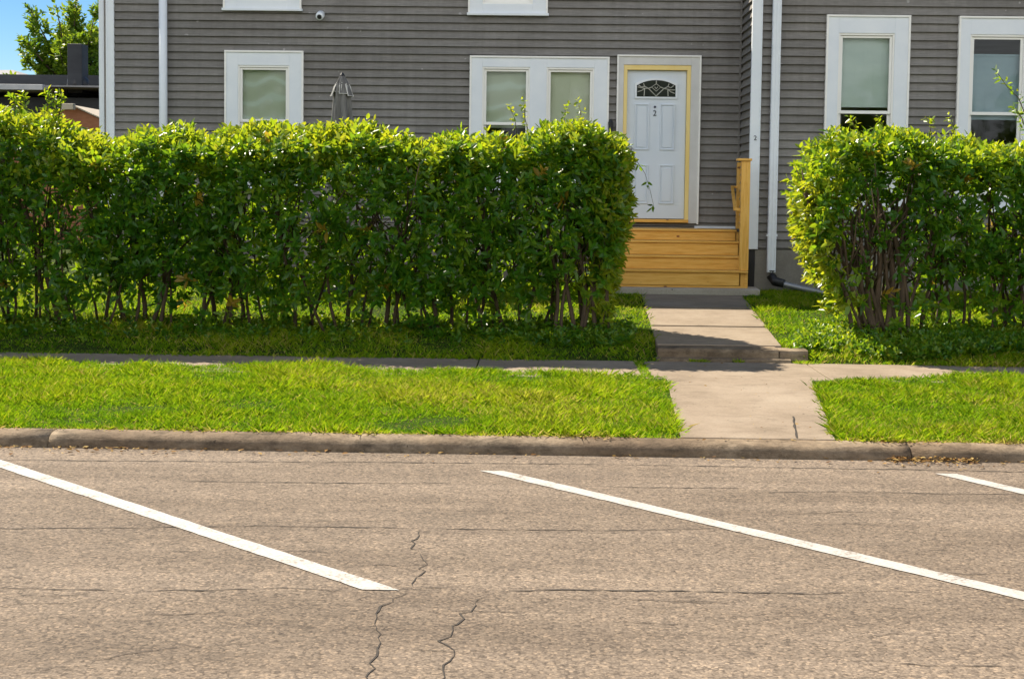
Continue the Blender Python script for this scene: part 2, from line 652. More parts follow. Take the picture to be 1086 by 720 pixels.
crack([(446, 560), (437, 578), (449, 592), (448, 606), (438, 622)], .0072)
crack([(430, 626), (405, 642), (400, 660), (398, 690), (390, 718), (384, 745)], .0072)
crack([(518, 627), (500, 642), (484, 660), (469, 678), (480, 695), (470, 717), (468, 745)], .0072)
crack([(446, 560), (400, 559), (280, 557), (150, 559), (0, 560), (-60, 560)], .009, .008)
crack([(446, 560), (530, 561), (640, 562), (760, 560)], .009, .008)
crack([(518, 627), (600, 625), (700, 626), (860, 629), (930, 627)], .009, .008)
crack([(130, 626), (240, 625), (300, 623), (366, 626)], .009, .008)
crack([(-20, 622), (60, 624), (132, 626)], .009, .01)
crack([(430, 626), (460, 622), (518, 627)], .004, .012)
crack([(800, 522), (900, 521), (1000, 523), (1100, 524)], .009, .008)
crack([(200, 510), (360, 512), (480, 512)], .010, .008)
crack([(640, 516), (720, 517), (790, 517)], .010, .008)
crack([(196, 510), (230, 510)], .022, .006)
crack([(840, 628), (930, 626), (1000, 628)], .003, .012)
crack([(900, 700), (1000, 704), (1100, 708)], .005, .02)
crack([(60, 712), (130, 694), (210, 684), (280, 678)], .003, .02)
crack([(-20, 716), (60, 708), (100, 704)], .004, .02)

hair = random.Random(21)
for _ in range(34):
    x, y = hair.uniform(-40, 1080), hair.uniform(505, 716)
    n_, st = hair.randint(3, 6), hair.uniform(10, 34)
    up = False
    pts = [(x, y)]
    for _k in range(n_):
        x += st * (hair.uniform(.1, .5) if up else hair.uniform(.6, 1.2)) * (1 if not up else hair.choice((-1, 1)))
        y += hair.uniform(3, 12) if up else hair.uniform(-1.5, 1.5)
        pts.append((x, y))
    crack(pts, .0045, .012)

# sandy gutter joint in front of the kerb
crack([(-40, 487), (200, 489), (420, 490), (640, 492)], .011, .008)
crack([(640, 492), (860, 496), (990, 498), (1120, 501)], .011, .008)

# pavement, lower walk and upper walk
pv = MB()
xs_j = [-40] + [PZ(690 + 0, 390, .17).x - 1.5 * k for k in range(12, 0, -1)]
for k in range(-16, 16):
    x0 = .98 + 1.52 * k
    pv.box(x0 + .006, x0 + 1.514, Y_S0, Y_S1, -.02, .178)
pavement = tag(pv.build('pavement', 'concrete', bevel=.006), kind='structure')


def slab(name, corners, thick, m='concrete', bev=.006):
    """corners: four points on the top, near-left, near-right, far-right, far-left"""
    mb = MB()
    c = [Vector(p) for p in corners]
    lo = [p - Vector((0, 0, thick)) for p in c]
    mb.add(c + lo, [(0, 1, 2, 3), (7, 6, 5, 4), (0, 4, 5, 1), (1, 5, 6, 2), (2, 6, 7, 3), (3, 7, 4, 0)])
    return tag(mb.build(name, m, bevel=bev), kind='structure')


def at_z(px, Y, z):              # the point at distance Y and height z under picture column px
    py = 400.0
    for _ in range(30):
        p = PY(px, py, Y)
        py += (p.z - z) * F / Y
    return PY(px, py, Y)


slab('walk', [at_z(722, Y_KB + .006, .102), at_z(886, Y_KB + .006, .102), at_z(861, Y_S0 - .008, .182),
              at_z(707, Y_S0 - .008, .182)], .12)
crack_mb = MB()
Y_U0, Y_U1, Z_U0, Z_U1 = 13.33, 17.75, .287, .485


def zu(y):
    return Z_U0 + (Z_U1 - Z_U0) * (y - Y_U0) / (Y_U1 - Y_U0)


ycuts = [Y_U0 + .26, 14.87, 16.4, 17.72]
xl = lambda y: np.interp(y, [13.3, 17.8], [at_z(698, 13.33, .287).x, at_z(680, 17.75, .485).x])
xr = lambda y: np.interp(y, [13.3, 17.8], [at_z(832, 13.33, .287).x, at_z(787, 17.75, .485).x])
for a, b_ in zip(ycuts[:-1], ycuts[1:]):
    za_, zb2 = zu(a) + (.006 if a > 14 else 0), zu(b_) - .006
    slab('walk', [(xl(a), a + .004, za_), (xr(a), a + .004, za_), (xr(b_), b_ - .004, zb2), (xl(b_), b_ - .004, zb2)], .12)
# the old stone step up from the pavement: two blocks end to end, and its low footing
sx0, sx1, sx2 = at_z(698, 13.3, .28).x, at_z(827, 13.3, .28).x, at_z(858, 13.3, .28).x


def step_block(x0, x1, y0, y1, z0, z1):
    mb = MB()
    n = max(2, int((x1 - x0) / .12))
    prof = [(y0, z0), (y0, z1 - .03), (y0 + .012, z1 - .006), (y0 + .035, z1), (y1, z1 + .002), (y1, z0)]
    for i in range(n + 1):
        x = x0 + (x1 - x0) * i / n
        w = .010 * mnoise.noise((x * 5, y0, 1)) + .006 * mnoise.noise((x * 15, y0, 2))
        mb.v += [(x, y + (w if y < y1 else 0), z + (w * .6 if z > z0 else 0)) for y, z in prof]
    k = len(prof)
    for i in range(n):
        for j in range(k):
            a, b = i * k + j, i * k + (j + 1) % k
            mb.f.append((a, b, b + k, a + k))
    mb.f.append(tuple(range(k)))
    mb.f.append(tuple(n * k + j for j in range(k)))
    return mb


stp = empty('garden_step', (sx0, 13.3, .17), 'weathered concrete kerb step where the garden walk meets the pavement', 'step')
step_block(sx0, sx1 - .006, 13.32, 13.58, .1, .287).build('step_block', 'kerb', stp)
step_block(sx1 + .006, sx2, 13.34, 13.56, .1, .280).build('step_block', 'kerb', stp)
step_block(sx0 - .02, sx1 + .1, 13.25, 13.318, .1, .205).build('footing', 'kerb', stp)

zw = .122 + .06 * .05
c0_, c1_ = at_z(841, 10.32, .134), at_z(844.5, Y_KB + .03, .109)
mb = MB()
for i in range(9):
    q = c0_.lerp(c1_, i / 8)
    wv = .010 * random.uniform(.4, 1)
    q = q + Vector((random.uniform(-.004, .004), 0, 0))
    mb.v += [(q.x - wv, q.y, q.z), (q.x + wv, q.y, q.z)]
mb.f = [(2 * i, 2 * i + 1, 2 * i + 3, 2 * i + 2) for i in range(8)]
tag(mb.build('walk_crack', 'crack'), kind='structure')

# slab at the foot of the wooden steps
slab('stair_landing', [at_z(652, 17.74, .55), at_z(806, 17.74, .55), at_z(801, 18.36, .55), at_z(655, 18.36, .55)], .19, 'landing')

# ------------------------------------------------------------------ the house
house = empty('house', (0, 21, .5), 'two storey house clad in grey lap siding with white trim and a projecting wing', 'house')
CH = .1068


def siding(mb, u0, u1, z0, z1, frame, phase, holes=()):
    """lap courses between u0..u1; frame(u, depth, z) -> point, depth positive outwards; holes (ua, ub, za, zb)"""
    if not hasattr(mb, 't'):
        mb.t = []
    rj = random.Random(5)
    joints = []
    for _ in range(64):
        x = -14 + rj.uniform(0, 3)
        js = []
        while x < 30:
            js.append(x)
            x += rj.uniform(2.4, 3.7)
        joints.append(js)
    k0 = math.floor((z0 - phase) / CH)
    zz = phase + k0 * CH
    D0, D1 = -.014, .022          # behind the lip above, at the lip below
    while zz < z1:
        lo, hi = max(zz, z0), min(zz + CH, z1)
        cuts = sorted({lo, hi, *[h[2] for h in holes if lo < h[2] < hi], *[h[3] for h in holes if lo < h[3] < hi]})
        for a, b in zip(cuts[:-1], cuts[1:]):
            mid = (a + b) / 2
            spans = [(u0, u1)]
            for h in holes:
                if h[2] < mid < h[3]:
                    nw = []
                    for s0, s1 in spans:
                        if h[1] <= s0 or h[0] >= s1:
                            nw.append((s0, s1))
                        else:
                            if s0 < h[0]:
                                nw.append((s0, h[0]))
                            if h[1] < s1:
                                nw.append((h[1], s1))
                    spans = nw
            dep = lambda z: D1 + (D0 - D1) * (z - zz) / CH
            cutx = joints[int(round((zz - phase) / CH)) % 64]
            bits = []
            for s0, s1 in spans:
                e = [s0] + [c for c in cutx if s0 + .05 < c < s1 - .05] + [s1]
                bits += list(zip(e[:-1], e[1:]))
            for s0, s1 in bits:
                tn = hash((round((zz - phase) / CH), sum(c < (s0 + s1) / 2 for c in cutx))) % 97 / 97
                mb.t += [tn] * (2 if a == zz else 1)
                mb.quad(frame(s0, dep(a), a), frame(s1, dep(a), a), frame(s1, dep(b), b), frame(s0, dep(b), b))
                if a == zz:       # underside of the lip
                    mb.quad(frame(s0, D0, a), frame(s1, D0, a), frame(s1, D1, a), frame(s0, D1, a))
        zz += CH


def rect(x0, y0, x1, y1, Y):     # photo box -> (xa, xb, zlow, zhigh) on the wall plane
    a = PY(x0, (y0 + y1) / 2, Y)
    b = PY(x1, (y0 + y1) / 2, Y)
    t = PY((x0 + x1) / 2, y0, Y)
    o = PY((x0 + x1) / 2, y1, Y)
    return a.x, b.x, o.z, t.z


fm = lambda u, d, z: (u, Y_MAIN - d, z)
fw = lambda u, d, z: (u, Y_WING - d, z)
X_SIDE = PY(797.5, 150, Y_WING).x
X_L = PY(113, 60, Y_MAIN).x
fs = lambda u, d, z: (X_SIDE - d, u, z)

WALL_TOP, WING_TOP = 4.98, 4.5
ZB_MAIN = PY(740, 240, Y_MAIN).z
ZB_WING = PY(850, 265, Y_WING).z
ph_main = PY(777, 2.1, Y_MAIN).z
ph_wing = PY(845, 6.1, Y_WING).z

wins = [  # photo box of the outer casing, casing widths (side, head), plane, sashes, kind
    ('single_l', (240, 55.5, 321, 200), Y_MAIN),
    ('double', (499, 61.5, 644, 200), Y_MAIN),
    ('upper_l', (238.5, -40, 319, 10), Y_MAIN),
    ('upper_m', (498, -36, 580, 15), Y_MAIN),
    ('wing_a', (875, 18, 961, 222), Y_WING),
    ('wing_b', (1014.5, 19.5, 1100, 223), Y_WING),
]
WR = {n: rect(*b, Y) for n, b, Y in wins}
DR = rect(654.5, 60.5, 740.5, 239, Y_MAIN)
holes_m = [WR[n] for n, b, Y in wins if Y == Y_MAIN] + [DR]
holes_w = [WR[n] for n, b, Y in wins if Y == Y_WING]
shr = lambda h: (h[0] + .03, h[1] - .03, h[2] + .03, h[3] - .03)

mb = MB()
siding(mb, X_L + .08, X_SIDE + .01, ZB_MAIN, WALL_TOP, fm, ph_main, [shr(h) for h in holes_m])
wo_ = mb.build('wall', 'siding', house)
wo_.data.attributes.new('tint', 'FLOAT', 'FACE').data.foreach_set('value', mb.t)
mb = MB()
X_R = 14.0
siding(mb, X_SIDE + .06, X_R, ZB_WING, WING_TOP, fw, ph_wing, [shr(h) for h in holes_w])
siding(mb, Y_WING + .06, Y_MAIN + .012, ZB_WING, WING_TOP, fs, ph_main, [])
wo_ = mb.build('wall', 'siding', house)
wo_.data.attributes.new('tint', 'FLOAT', 'FACE').data.foreach_set('value', mb.t)
# hidden sides, closing the rooms
mb = MB()
mb.box(X_L - .02, X_L + .06, Y_MAIN + .02, 28, .3, WALL_TOP)
mb.box(X_L, X_R, 28, 28.1, .3, WALL_TOP)
mb.box(X_R, X_R + .08, Y_WING, 28, .3, WING_TOP)
mb.box(X_SIDE + .02, X_SIDE + .1, Y_MAIN + .1, 28, WING_TOP - .3, WALL_TOP)
mb.build('wall', 'interior', house)
mb = MB()
mb.box(X_L, X_R, Y_MAIN + .06, 27.9, ZB_MAIN - .1, ZB_MAIN - .02)
mb.box(X_SIDE + .1, X_R, Y_WING + .06, Y_MAIN + .06, ZB_MAIN - .1, ZB_MAIN - .02)
mb.build('floor', 'interior', house)
mb = MB()
mb.box(X_L, X_R, Y_MAIN + .06, 27.9, 4.25, 4.4)
mb.box(X_SIDE + .1, X_R, Y_WING + .06, Y_MAIN + .06, 4.25, 4.4)
mb.build('ceiling', 'interior', house)
# foundation
mb = MB()
mb.box(X_L + .02, X_SIDE + .3, Y_MAIN - .004, Y_MAIN + .25, .2, ZB_MAIN - .01)
mb.box(X_SIDE + .07, X_R, Y_WING - .004, Y_WING + .25, .2, ZB_WING - .006)
mb.box(X_SIDE + .02, X_SIDE + .2, Y_WING + .02, Y_MAIN - .01, .2, ZB_WING - .006)
mb.build('foundation', 'foundation', house)
MB().box(X_SIDE - .005, X_SIDE + .065, Y_WING - .012, Y_WING + .015, .3, ZB_WING - .01).build('corner_flashing', 'dark_gap', house)
# trim: corner boards, starter strip
co = MB()
co.box(X_L, X_L + .112, Y_MAIN - .035, Y_MAIN + .02, ZB_MAIN - .02, WALL_TOP)
co.box(X_L + .02, X_L + .03, Y_MAIN - .041, Y_MAIN - .034, ZB_MAIN - .02, WALL_TOP)
co.build('corner_board', 'white', house, bevel=.004)
xa = PY(106, 60, Y_MAIN + .1).x
MB().box(xa, xa + .072, Y_MAIN + .05, Y_MAIN + .15, .5, WALL_TOP).build('corner_board', 'white', house, bevel=.004)
xc0, xc1 = PY(799.2, 0, Y_WING).x, PY(808, 0, Y_WING).x
co = MB()
co.box(X_SIDE - .03, X_SIDE + .098, Y_WING - .032, Y_WING + .03, ZB_WING, WING_TOP)
co.box(X_SIDE + .082, X_SIDE + .099, Y_WING - .040, Y_WING - .030, ZB_WING, WING_TOP)
co.build('corner_board', 'white', house, bevel=.004)
MB().box(X_SIDE - .034, X_SIDE - .008, Y_MAIN - .036, Y_MAIN - .012, ZB_MAIN, WALL_TOP).build('corner_bead', 'siding', house)
MB().box(DR[1] - .03, X_SIDE - .04, Y_MAIN - .03, Y_MAIN + .01, ZB_MAIN - .03, ZB_MAIN + .004).build('starter_strip', 'white', house)


# roofs with soffit and fascia
def gable_roof(x0, x1, y0, y1, ze, zr, over=.32):
    mb = MB()
    ym = (y0 + y1) / 2
    sl = (zr - ze) / (ym - y0)
    a0, a1 = y0 - over, y1 + over
    za = ze - over * sl
    poly = [(a0, za), (ym, zr), (a1, za), (a1, za + .14), (ym, zr + .14), (a0, za + .14)]
    mb.prism(poly, x0 - over, x1 + over)
    return mb


gable_roof(X_L, X_SIDE, Y_MAIN, 28, WALL_TOP, 7.0, .12).build('roof', 'roof', house)
gable_roof(X_SIDE + .5, X_R, Y_WING, 28, WING_TOP, 6.3, .15).build('roof', 'roof', house)
for x in (X_L + .02, X_SIDE - .1):
    MB().prism([(Y_MAIN, WALL_TOP - .02), (28, WALL_TOP - .02), (23.75, 6.98)], x, x + .06).build('gable', 'siding', house)

# downpipes
dx0, dx1 = PY(820, 4, Y_WING - .1).x, PY(829, 4, Y_WING - .1).x
zt = PY(816, 289, Y_WING - .1).z
dp = MB()
dp.box(dx0, dx1, Y_WING - .125, Y_WING - .055, zt, WING_TOP - .1)
for i in range(3):
    xx = dx0 + (dx1 - dx0) * (.12 + .76 * i / 2)
    dp.box(xx - .008, xx + .008, Y_WING - .132, Y_WING - .123, zt + .002, WING_TOP - .1)
dpo = dp.build('downpipe', 'white', house, bevel=.006)
for z in (1.2, 4.3):
    MB().box(dx0 - .012, dx1 + .012, Y_WING - .128, Y_WING - .02, z, z + .03).build('strap', 'white', dpo)
el = MB()
el.tube([(dx0 + .06, Y_WING - .09, zt + .02), (dx0 + .06, Y_WING - .10, zt - .05), (dx0 + .09, Y_WING - .16, zt - .11),
         (dx0 + .2, Y_WING - .22, zt - .135)], [.062, .064, .06, .055], 10)
el.build('elbow', 'black', dpo, smooth=True)
fx = MB()
pts, rr = [], []
for i in range(40):
    t = i / 39
    pts.append((dx0 + .2 + .62 * t, Y_WING - .22 - .12 * math.sin(t * 2.2), zt - .14 - .13 * t))
    rr.append(.036 + .006 * (i % 2))
fx.tube(pts, rr, 10)
fx.build('drain_hose', 'grey_metal', dpo, smooth=True)
lx0, lx1 = PY(168.6, 60, Y_MAIN - .1).x, PY(177.4, 60, Y_MAIN - .1).x
MB().tube([((lx0 + lx1) / 2, Y_MAIN - .1, .6), ((lx0 + lx1) / 2, Y_MAIN - .1, WALL_TOP - .1)], (lx1 - lx0) / 2, 14).build(
    'downpipe', 'white', house, smooth=True)


# windows
def ring(mb, x0, x1, z0, z1, w, y0, y1, wt=None, wb=None):
    wt = w if wt is None else wt
    wb = w if wb is None else wb
    mb.box(x0, x0 + w, y0, y1, z0, z1)
    mb.box(x1 - w, x1, y0, y1, z0, z1)
    mb.box(x0 + w, x1 - w, y0, y1, z1 - wt, z1)
    mb.box(x0 + w, x1 - w, y0, y1, z0, z0 + wb)


def window(name, Y, side, head, lights, blinds, meet=.5, apron=.17):
    """outer casing from WR[name]; lights: list of (xa, xb) openings; blinds: (material, top gap, bottom z fraction)"""
    x0, x1, z0, z1 = WR[name]
    mb = MB()
    yf = Y - .045
    zo0, zo1 = z0 + apron, z1 - head
    # casing boards, mitre-free: posts full height, head and apron between posts
    posts = [(x0, lights[0][0])] + [(a[1], b[0]) for a, b in zip(lights[:-1], lights[1:])] + [(lights[-1][1], x1)]
    for a, b in posts:
        mb.box(a, b, yf, Y + .09, z0, z1)
    for a, b in lights:
        mb.box(a, b, yf + .0015, Y + .09, zo1, z1 - .0015)
        mb.box(a, b, yf + .0015, Y + .09, z0 + .0015, zo0)
    # outer bead and sill nosing
    bd = .016
    mb.box(x0 - .03, x1 + .03, yf - .03, Y, z0 - .03, z0 + .004)
    w = mb.build('window', 'white', house, bevel=.003)
    mb = MB()
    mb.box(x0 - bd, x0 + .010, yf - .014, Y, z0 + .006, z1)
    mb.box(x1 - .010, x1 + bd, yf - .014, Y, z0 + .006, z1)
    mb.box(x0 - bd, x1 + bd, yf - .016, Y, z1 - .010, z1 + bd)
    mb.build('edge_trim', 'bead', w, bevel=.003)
    fr, sa = MB(), []
    for (a, b), bl in zip(lights, blinds):
        ring(fr, a - .004, b + .004, zo0 - .004, zo1 + .004, .026, yf + .012, Y + .06, .030)
        zm = zo0 + (zo1 - zo0) * meet
        up, lo = MB(), MB()
        ring(up, a + .022, b - .022, zm - .018, zo1 - .028, .034, Y - .012, Y + .02, .03, .04)
        ring(lo, a + .022, b - .022, zo0 + .024, zm + .014, .036, Y + .022, Y + .052, .03, .05)
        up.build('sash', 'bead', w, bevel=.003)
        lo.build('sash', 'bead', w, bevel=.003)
        MB().box(a + .05, b - .05, Y + .002, Y + .006, zm + .01, zo1 - .05).build('pane', 'glass', w)
        MB().box(a + .05, b - .05, Y + .034, Y + .038, zo0 + .06, zm - .008).build('pane', 'glass', w)
        bm_, tg, bf = bl
        if bm_:
            bt, bb = zo1 - tg, zo0 + (zo1 - zo0) * bf
            k = MB()
            # slightly rolling cloth with a hem bar
            n = 10
            for i in range(n + 1):
                z = bt + (bb - bt) * i / n
                for j in range(7):
                    x = a + .03 + (b - a - .06) * j / 6
                    k.v.append((x, Y + .085 + .004 * math.sin(j * 1.3 + i * .4), z))
            k.f = [(i * 7 + j, i * 7 + j + 1, (i + 1) * 7 + j + 1, (i + 1) * 7 + j) for i in range(n) for j in range(6)]
            k.box(a + .03, b - .03, Y + .074, Y + .096, bb - .022, bb)
            k.box(a + .03, b - .03, Y + .074, Y + .098, bt, bt + .025)
            k.build('blind', bm_, w, smooth=False)
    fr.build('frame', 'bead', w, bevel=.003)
    return w


def lx(px, Y, py=100):
    return PY(px, py, Y).x


meetf = lambda n, Y, py, head, ap: ((PY((0 + 543), 0, Y).z * 0 + py) - (WR[n][2] + ap)) / ((WR[n][3] - head) - (WR[n][2] + ap))
zr_main = PY(535, 131.5, Y_MAIN).z
window('single_l', Y_MAIN, .17, PY(280, 55.5, Y_MAIN).z - PY(280, 70, Y_MAIN).z, [(lx(253, Y_MAIN), lx(307.5, Y_MAIN))],
       [('lace', .02, .5)], meetf('single_l', Y_MAIN, zr_main, .19, .17))
window('double', Y_MAIN, .17, .135, [(lx(511.5, Y_MAIN), lx(562, Y_MAIN)), (lx(579.5, Y_MAIN), lx(630, Y_MAIN))],
       [('lace', .02, .46), ('blind', .02, .1)], meetf('double', Y_MAIN, zr_main, .135, .17))
window('upper_l', Y_MAIN, .17, .17, [(lx(252, Y_MAIN, 0), lx(305, Y_MAIN, 0))], [('blind', .02, .3)], .5, .115)
window('upper_m', Y_MAIN, .17, .17, [(lx(512, Y_MAIN, 0), lx(565, Y_MAIN, 0))], [('blind_grey', .02, .06)], .5, .125)
zr_wing = PY(915, 119.5, Y_WING).z
hd = PY(915, 18, Y_WING).z - PY(915, 36, Y_WING).z
window('wing_a', Y_WING, .17, hd, [(lx(887.5, Y_WING), lx(946.5, Y_WING))], [('blind_grey', .02, .56)],
       meetf('wing_a', Y_WING, zr_wing, hd, .17))
window('wing_b', Y_WING, .17, hd, [(lx(1026.5, Y_WING), lx(1085, Y_WING))], [('blind_blue', .26, .49)],
       meetf('wing_b', Y_WING, PY(1055, 121, Y_WING).z, hd, .17))

# ------------------------------------------------------------------ front door
x0, x1, z0, z1 = DR
jx0, jx1 = lx(661, Y_MAIN), lx(732.3, Y_MAIN)
sx_0, sx_1 = lx(665.2, Y_MAIN), lx(728, Y_MAIN)
zj = PY(697, 69.5, Y_MAIN).z
zs1, zs0 = PY(697, 75, Y_MAIN).z, PY(697, 232, Y_MAIN).z
mb = MB()
yf = Y_MAIN - .045
mb.box(x0, jx0, yf, Y_MAIN + .05, zs0 - .06, z1)
mb.box(jx1, x1, yf, Y_MAIN + .05, zs0 - .06, z1)
mb.box(jx0, jx1, yf + .0015, Y_MAIN + .05, zj, z1 - .0015)
casing = mb.build('door_casing', 'casing', house, bevel=.003)
mb = MB()
bd = .018
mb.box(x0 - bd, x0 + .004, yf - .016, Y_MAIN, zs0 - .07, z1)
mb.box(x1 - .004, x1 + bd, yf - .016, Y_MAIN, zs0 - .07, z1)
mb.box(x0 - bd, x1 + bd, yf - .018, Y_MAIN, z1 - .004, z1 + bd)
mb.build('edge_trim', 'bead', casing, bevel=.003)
mb = MB()
mb.box(jx0 + .001, sx_0 - .003, yf + .012, Y_MAIN + .12, zs0 - .03, zj - .001)
mb.box(sx_1 + .003, jx1 - .001, yf + .012, Y_MAIN + .12, zs0 - .03, zj - .001)
mb.box(sx_0 - .003, sx_1 + .003, yf + .0135, Y_MAIN + .12, zs1 + .003, zj - .002)
mb.build('door_frame', 'yellow', casing, bevel=.003)
MB().box(jx0 + .003, jx1 - .003, yf - .03, Y_MAIN + .1, zs0 - .05, zs0 - .008).build('threshold', 'wood', casing, bevel=.004)
# slab: stiles and panels as relief
YD = Y_MAIN + .028
mb = MB()
mb.box(sx_0, sx_1, YD, YD + .045, zs0, zs1)
DW, DH = sx_1 - sx_0, zs1 - zs0


def panel(u0, u1, v0, v1):       # v measured down from the top of the slab
    xa, xb = sx_0 + DW * u0, sx_0 + DW * u1
    za, zb = zs1 - DH * v1, zs1 - DH * v0
    ring(mb, xa, xb, za, zb, .016, YD - .016, YD + .002)
    mb.box(xa + .036, xb - .036, YD - .013, YD + .002, za + .036, zb - .036)


for u0, u1 in ((.13, .38), (.565, .815)):
    panel(u0, u1, .225, .535)
    panel(u0, u1, .636, .90)
door = mb.build('door', 'door', house, bevel=.003)


def fan(n=20, inset=0, x_=(.13, .85), v_=(.052, .088, .190)):
    xa, xb = sx_0 + DW * x_[0] + inset, sx_0 + DW * x_[1] - inset
    zt_, zsd, zb_ = zs1 - DH * v_[0] - inset, zs1 - DH * v_[1] - inset, zs1 - DH * v_[2] + inset
    pts = [(xa, zb_), (xb, zb_)]
    for i in range(n + 1):
        t = i / n
        x = xb + (xa - xb) * t
        s = 2 * t - 1
        pts.append((x, zsd + (zt_ - zsd) * (1 - abs(s) ** 2.2)))
    return pts


outer, inner = fan(), fan(inset=.026)
fl = MB()
n = len(outer)
for ya, yb in ((YD - .018, YD - .002),):
    fl.add([(x, ya, z) for x, z in outer] + [(x, ya, z) for x, z in inner] +
           [(x, yb, z) for x, z in outer] + [(x, yb, z) for x, z in inner],
           [(i, (i + 1) % n, n + (i + 1) % n, n + i) for i in range(n)] +
           [(i, 2 * n + i, 2 * n + (i + 1) % n, (i + 1) % n) for i in range(n)] +
           [(n + i, n + (i + 1) % n, 3 * n + (i + 1) % n, 3 * n + i) for i in range(n)])
fl.build('fanlight_frame', 'white', door)
MAT['darkglass'] = simple('dark_door_glass', (.008, .012, .008), (.025, .032, .02), 7, .25, bumps=0, spec=.15)
MB().add([(x, YD - .003, z) for x, z in inner], [tuple(range(n))]) if False else None
g_ = MB()
g_.prism([(x, z) for x, z in inner], YD - .006, YD - .001, 'y')
g_.build('fanlight_glass', 'darkglass', door)
# leaded pattern
ld = MB()
fx0, fx1 = inner[0][0], inner[1][0]
fz0 = inner[0][1]
fz1 = max(z for x, z in inner)


def fp(u, v):
    return (fx0 + (fx1 - fx0) * u, YD - .010, fz0 + (fz1 - fz0) * v)


for pl in ([(.50, .04), (.30, .50), (.20, .62), (.17, .80)], [(.50, .04), (.70, .50), (.80, .62), (.83, .80)],
           [(.50, .98), (.50, .78)], [(.50, .78), (.38, .58), (.50, .34), (.62, .58), (.50, .78)],
           [(.30, .50), (.38, .58)], [(.70, .50), (.62, .58)], [(.46, .6), (.50, .48), (.54, .6)],
           [(.02, .30), (.12, .36), (.20, .50), (.30, .50)], [(.98, .22), (.88, .30), (.80, .46), (.70, .50)],
           [(.02, .58), (.12, .54), (.20, .50)], [(.98, .42), (.88, .42), (.80, .46)],
           [(.20, .50), (.19, .05)], [(.80, .46), (.81, .05)], [(.95, .68), (.88, .55), (.80, .62)],
           [(.04, .7), (.12, .58), (.2, .62)]):
    ld.tube([fp(*p) for p in pl], .0065, 6)
MAT['lead'] = simple('lead_came', (.42, .42, .36), (.55, .55, .48), 20, .45, metal=.3)
ld.build('leading', 'lead', door)


def text_mesh(ch, size, loc, m, parent, rot=(math.pi / 2, 0, 0)):
    c = bpy.data.curves.new('house_number', 'FONT')
    c.body = ch
    c.size = size
    c.extrude = .003
    c.align_x = 'CENTER'
    t = bpy.data.objects.new('tmp', c)
    col.objects.link(t)
    dg = bpy.context.evaluated_depsgraph_get()
    dg.update()
    me = bpy.data.meshes.new_from_object(t.evaluated_get(dg))
    bpy.data.objects.remove(t)
    bpy.data.curves.remove(c)
    me.materials.clear()
    me.materials.append(MAT[m])
    o = bpy.data.objects.new('house_number', me)
    col.objects.link(o)
    o.parent = parent
    o.rotation_euler = rot
    o.location = Vector(loc) - house.location
    return o


MAT['navy'] = simple('navy_number', (.01, .012, .03), (.02, .022, .05), 20, .4, bumps=0)
pn = PY(694.3, 123, YD)
text_mesh('2', .105, (pn.x, YD - .007, pn.z), 'navy', door)
pk = PY(694.5, 113.7, YD)
MB().tube([(pk.x, YD - .012, pk.z), (pk.x, YD + .002, pk.z)], .016, 12).build('peephole', 'navy', door)
pc = PY(800.5, 149, Y_WING)
text_mesh('2', .085, (pc.x, Y_WING - .036, pc.z), 'navy', house)
kx = sx_0 + DW * .07
MB().tube([(kx, YD - .002, zs0 + .95), (kx, YD - .03, zs0 + .95), (kx, YD - .045, zs0 + .95), (kx, YD - .07, zs0 + .95)],
          [.022, .014, .03, .022], 12).build('door_knob', 'grey_metal', door, smooth=True)

# ------------------------------------------------------------------ wooden steps up to the door
y_front = 17.98
stair = empty('porch_steps', (2.0, y_front, .5), 'new orange cedar steps with four risers leading up to the white front door', 'steps')
stx0 = PY(640, 280, 18).x
levels = [PY(725, 286.5, 17.99).z, PY(725, 271.2, 18.27).z, PY(725, 255.5, 18.55).z, PY(725, 243.2, 18.83).z]
tr = .28
xr_ = [PY(793.5, 286, 17.96).x, PY(784, 271, 18.26).x, PY(782.5, 255, 18.54).x, PY(780.5, 243, 18.82).x]
rx_ = PY(785, 286, 17.96).x
zprev = .55 + .03
for i, zl in enumerate(levels):
    yy = y_front + tr * i
    y1_ = yy + tr + .03 if i < 3 else Y_MAIN - .06
    t_ = MB()
    t_.box(stx0, xr_[0] if i == 0 else 2.605, yy - .025, y1_ - .002, zl - .026, zl)
    t_.build('tread', 'wood', stair, bevel=.005)
    r_ = MB()
    r_.box(stx0 + .01, rx_ - .006 if i == 0 else 2.594, yy, yy + .025, zprev + .002, zl - .028)
    r_.build('riser', 'wood', stair, bevel=.003)
    zprev = zl
MB().box(stx0 + .01, rx_ + .1, y_front + .012, y_front + .03, .552, .578).build('bottom_rail', 'wood', stair)
sp_ = MB()
sp_.prism([(y_front + .03, .555), (y_front + .03, levels[0] - .03), (y_front + .3, levels[0] - .03), (y_front + .3, levels[1] - .03),
           (y_front + .58, levels[1] - .03), (y_front + .58, levels[2] - .03), (y_front + .86, levels[2] - .03),
           (y_front + .86, levels[3] - .03), (Y_MAIN - .06, levels[3] - .03), (Y_MAIN - .06, .51)], 2.608, 2.64)
sp_.build('stringer', 'wood', stair)
sp2 = MB()
sp2.prism([(p[0], p[1]) for p in [(y_front + .03, .51), (y_front + .03, levels[0] - .03), (y_front + .3, levels[1] - .03),
                                  (y_front + .86, levels[3] - .03), (Y_MAIN - .06, levels[3] - .03), (Y_MAIN - .06, .51)]],
          stx0 + .012, stx0 + .05)
sp2.build('stringer', 'wood', stair)
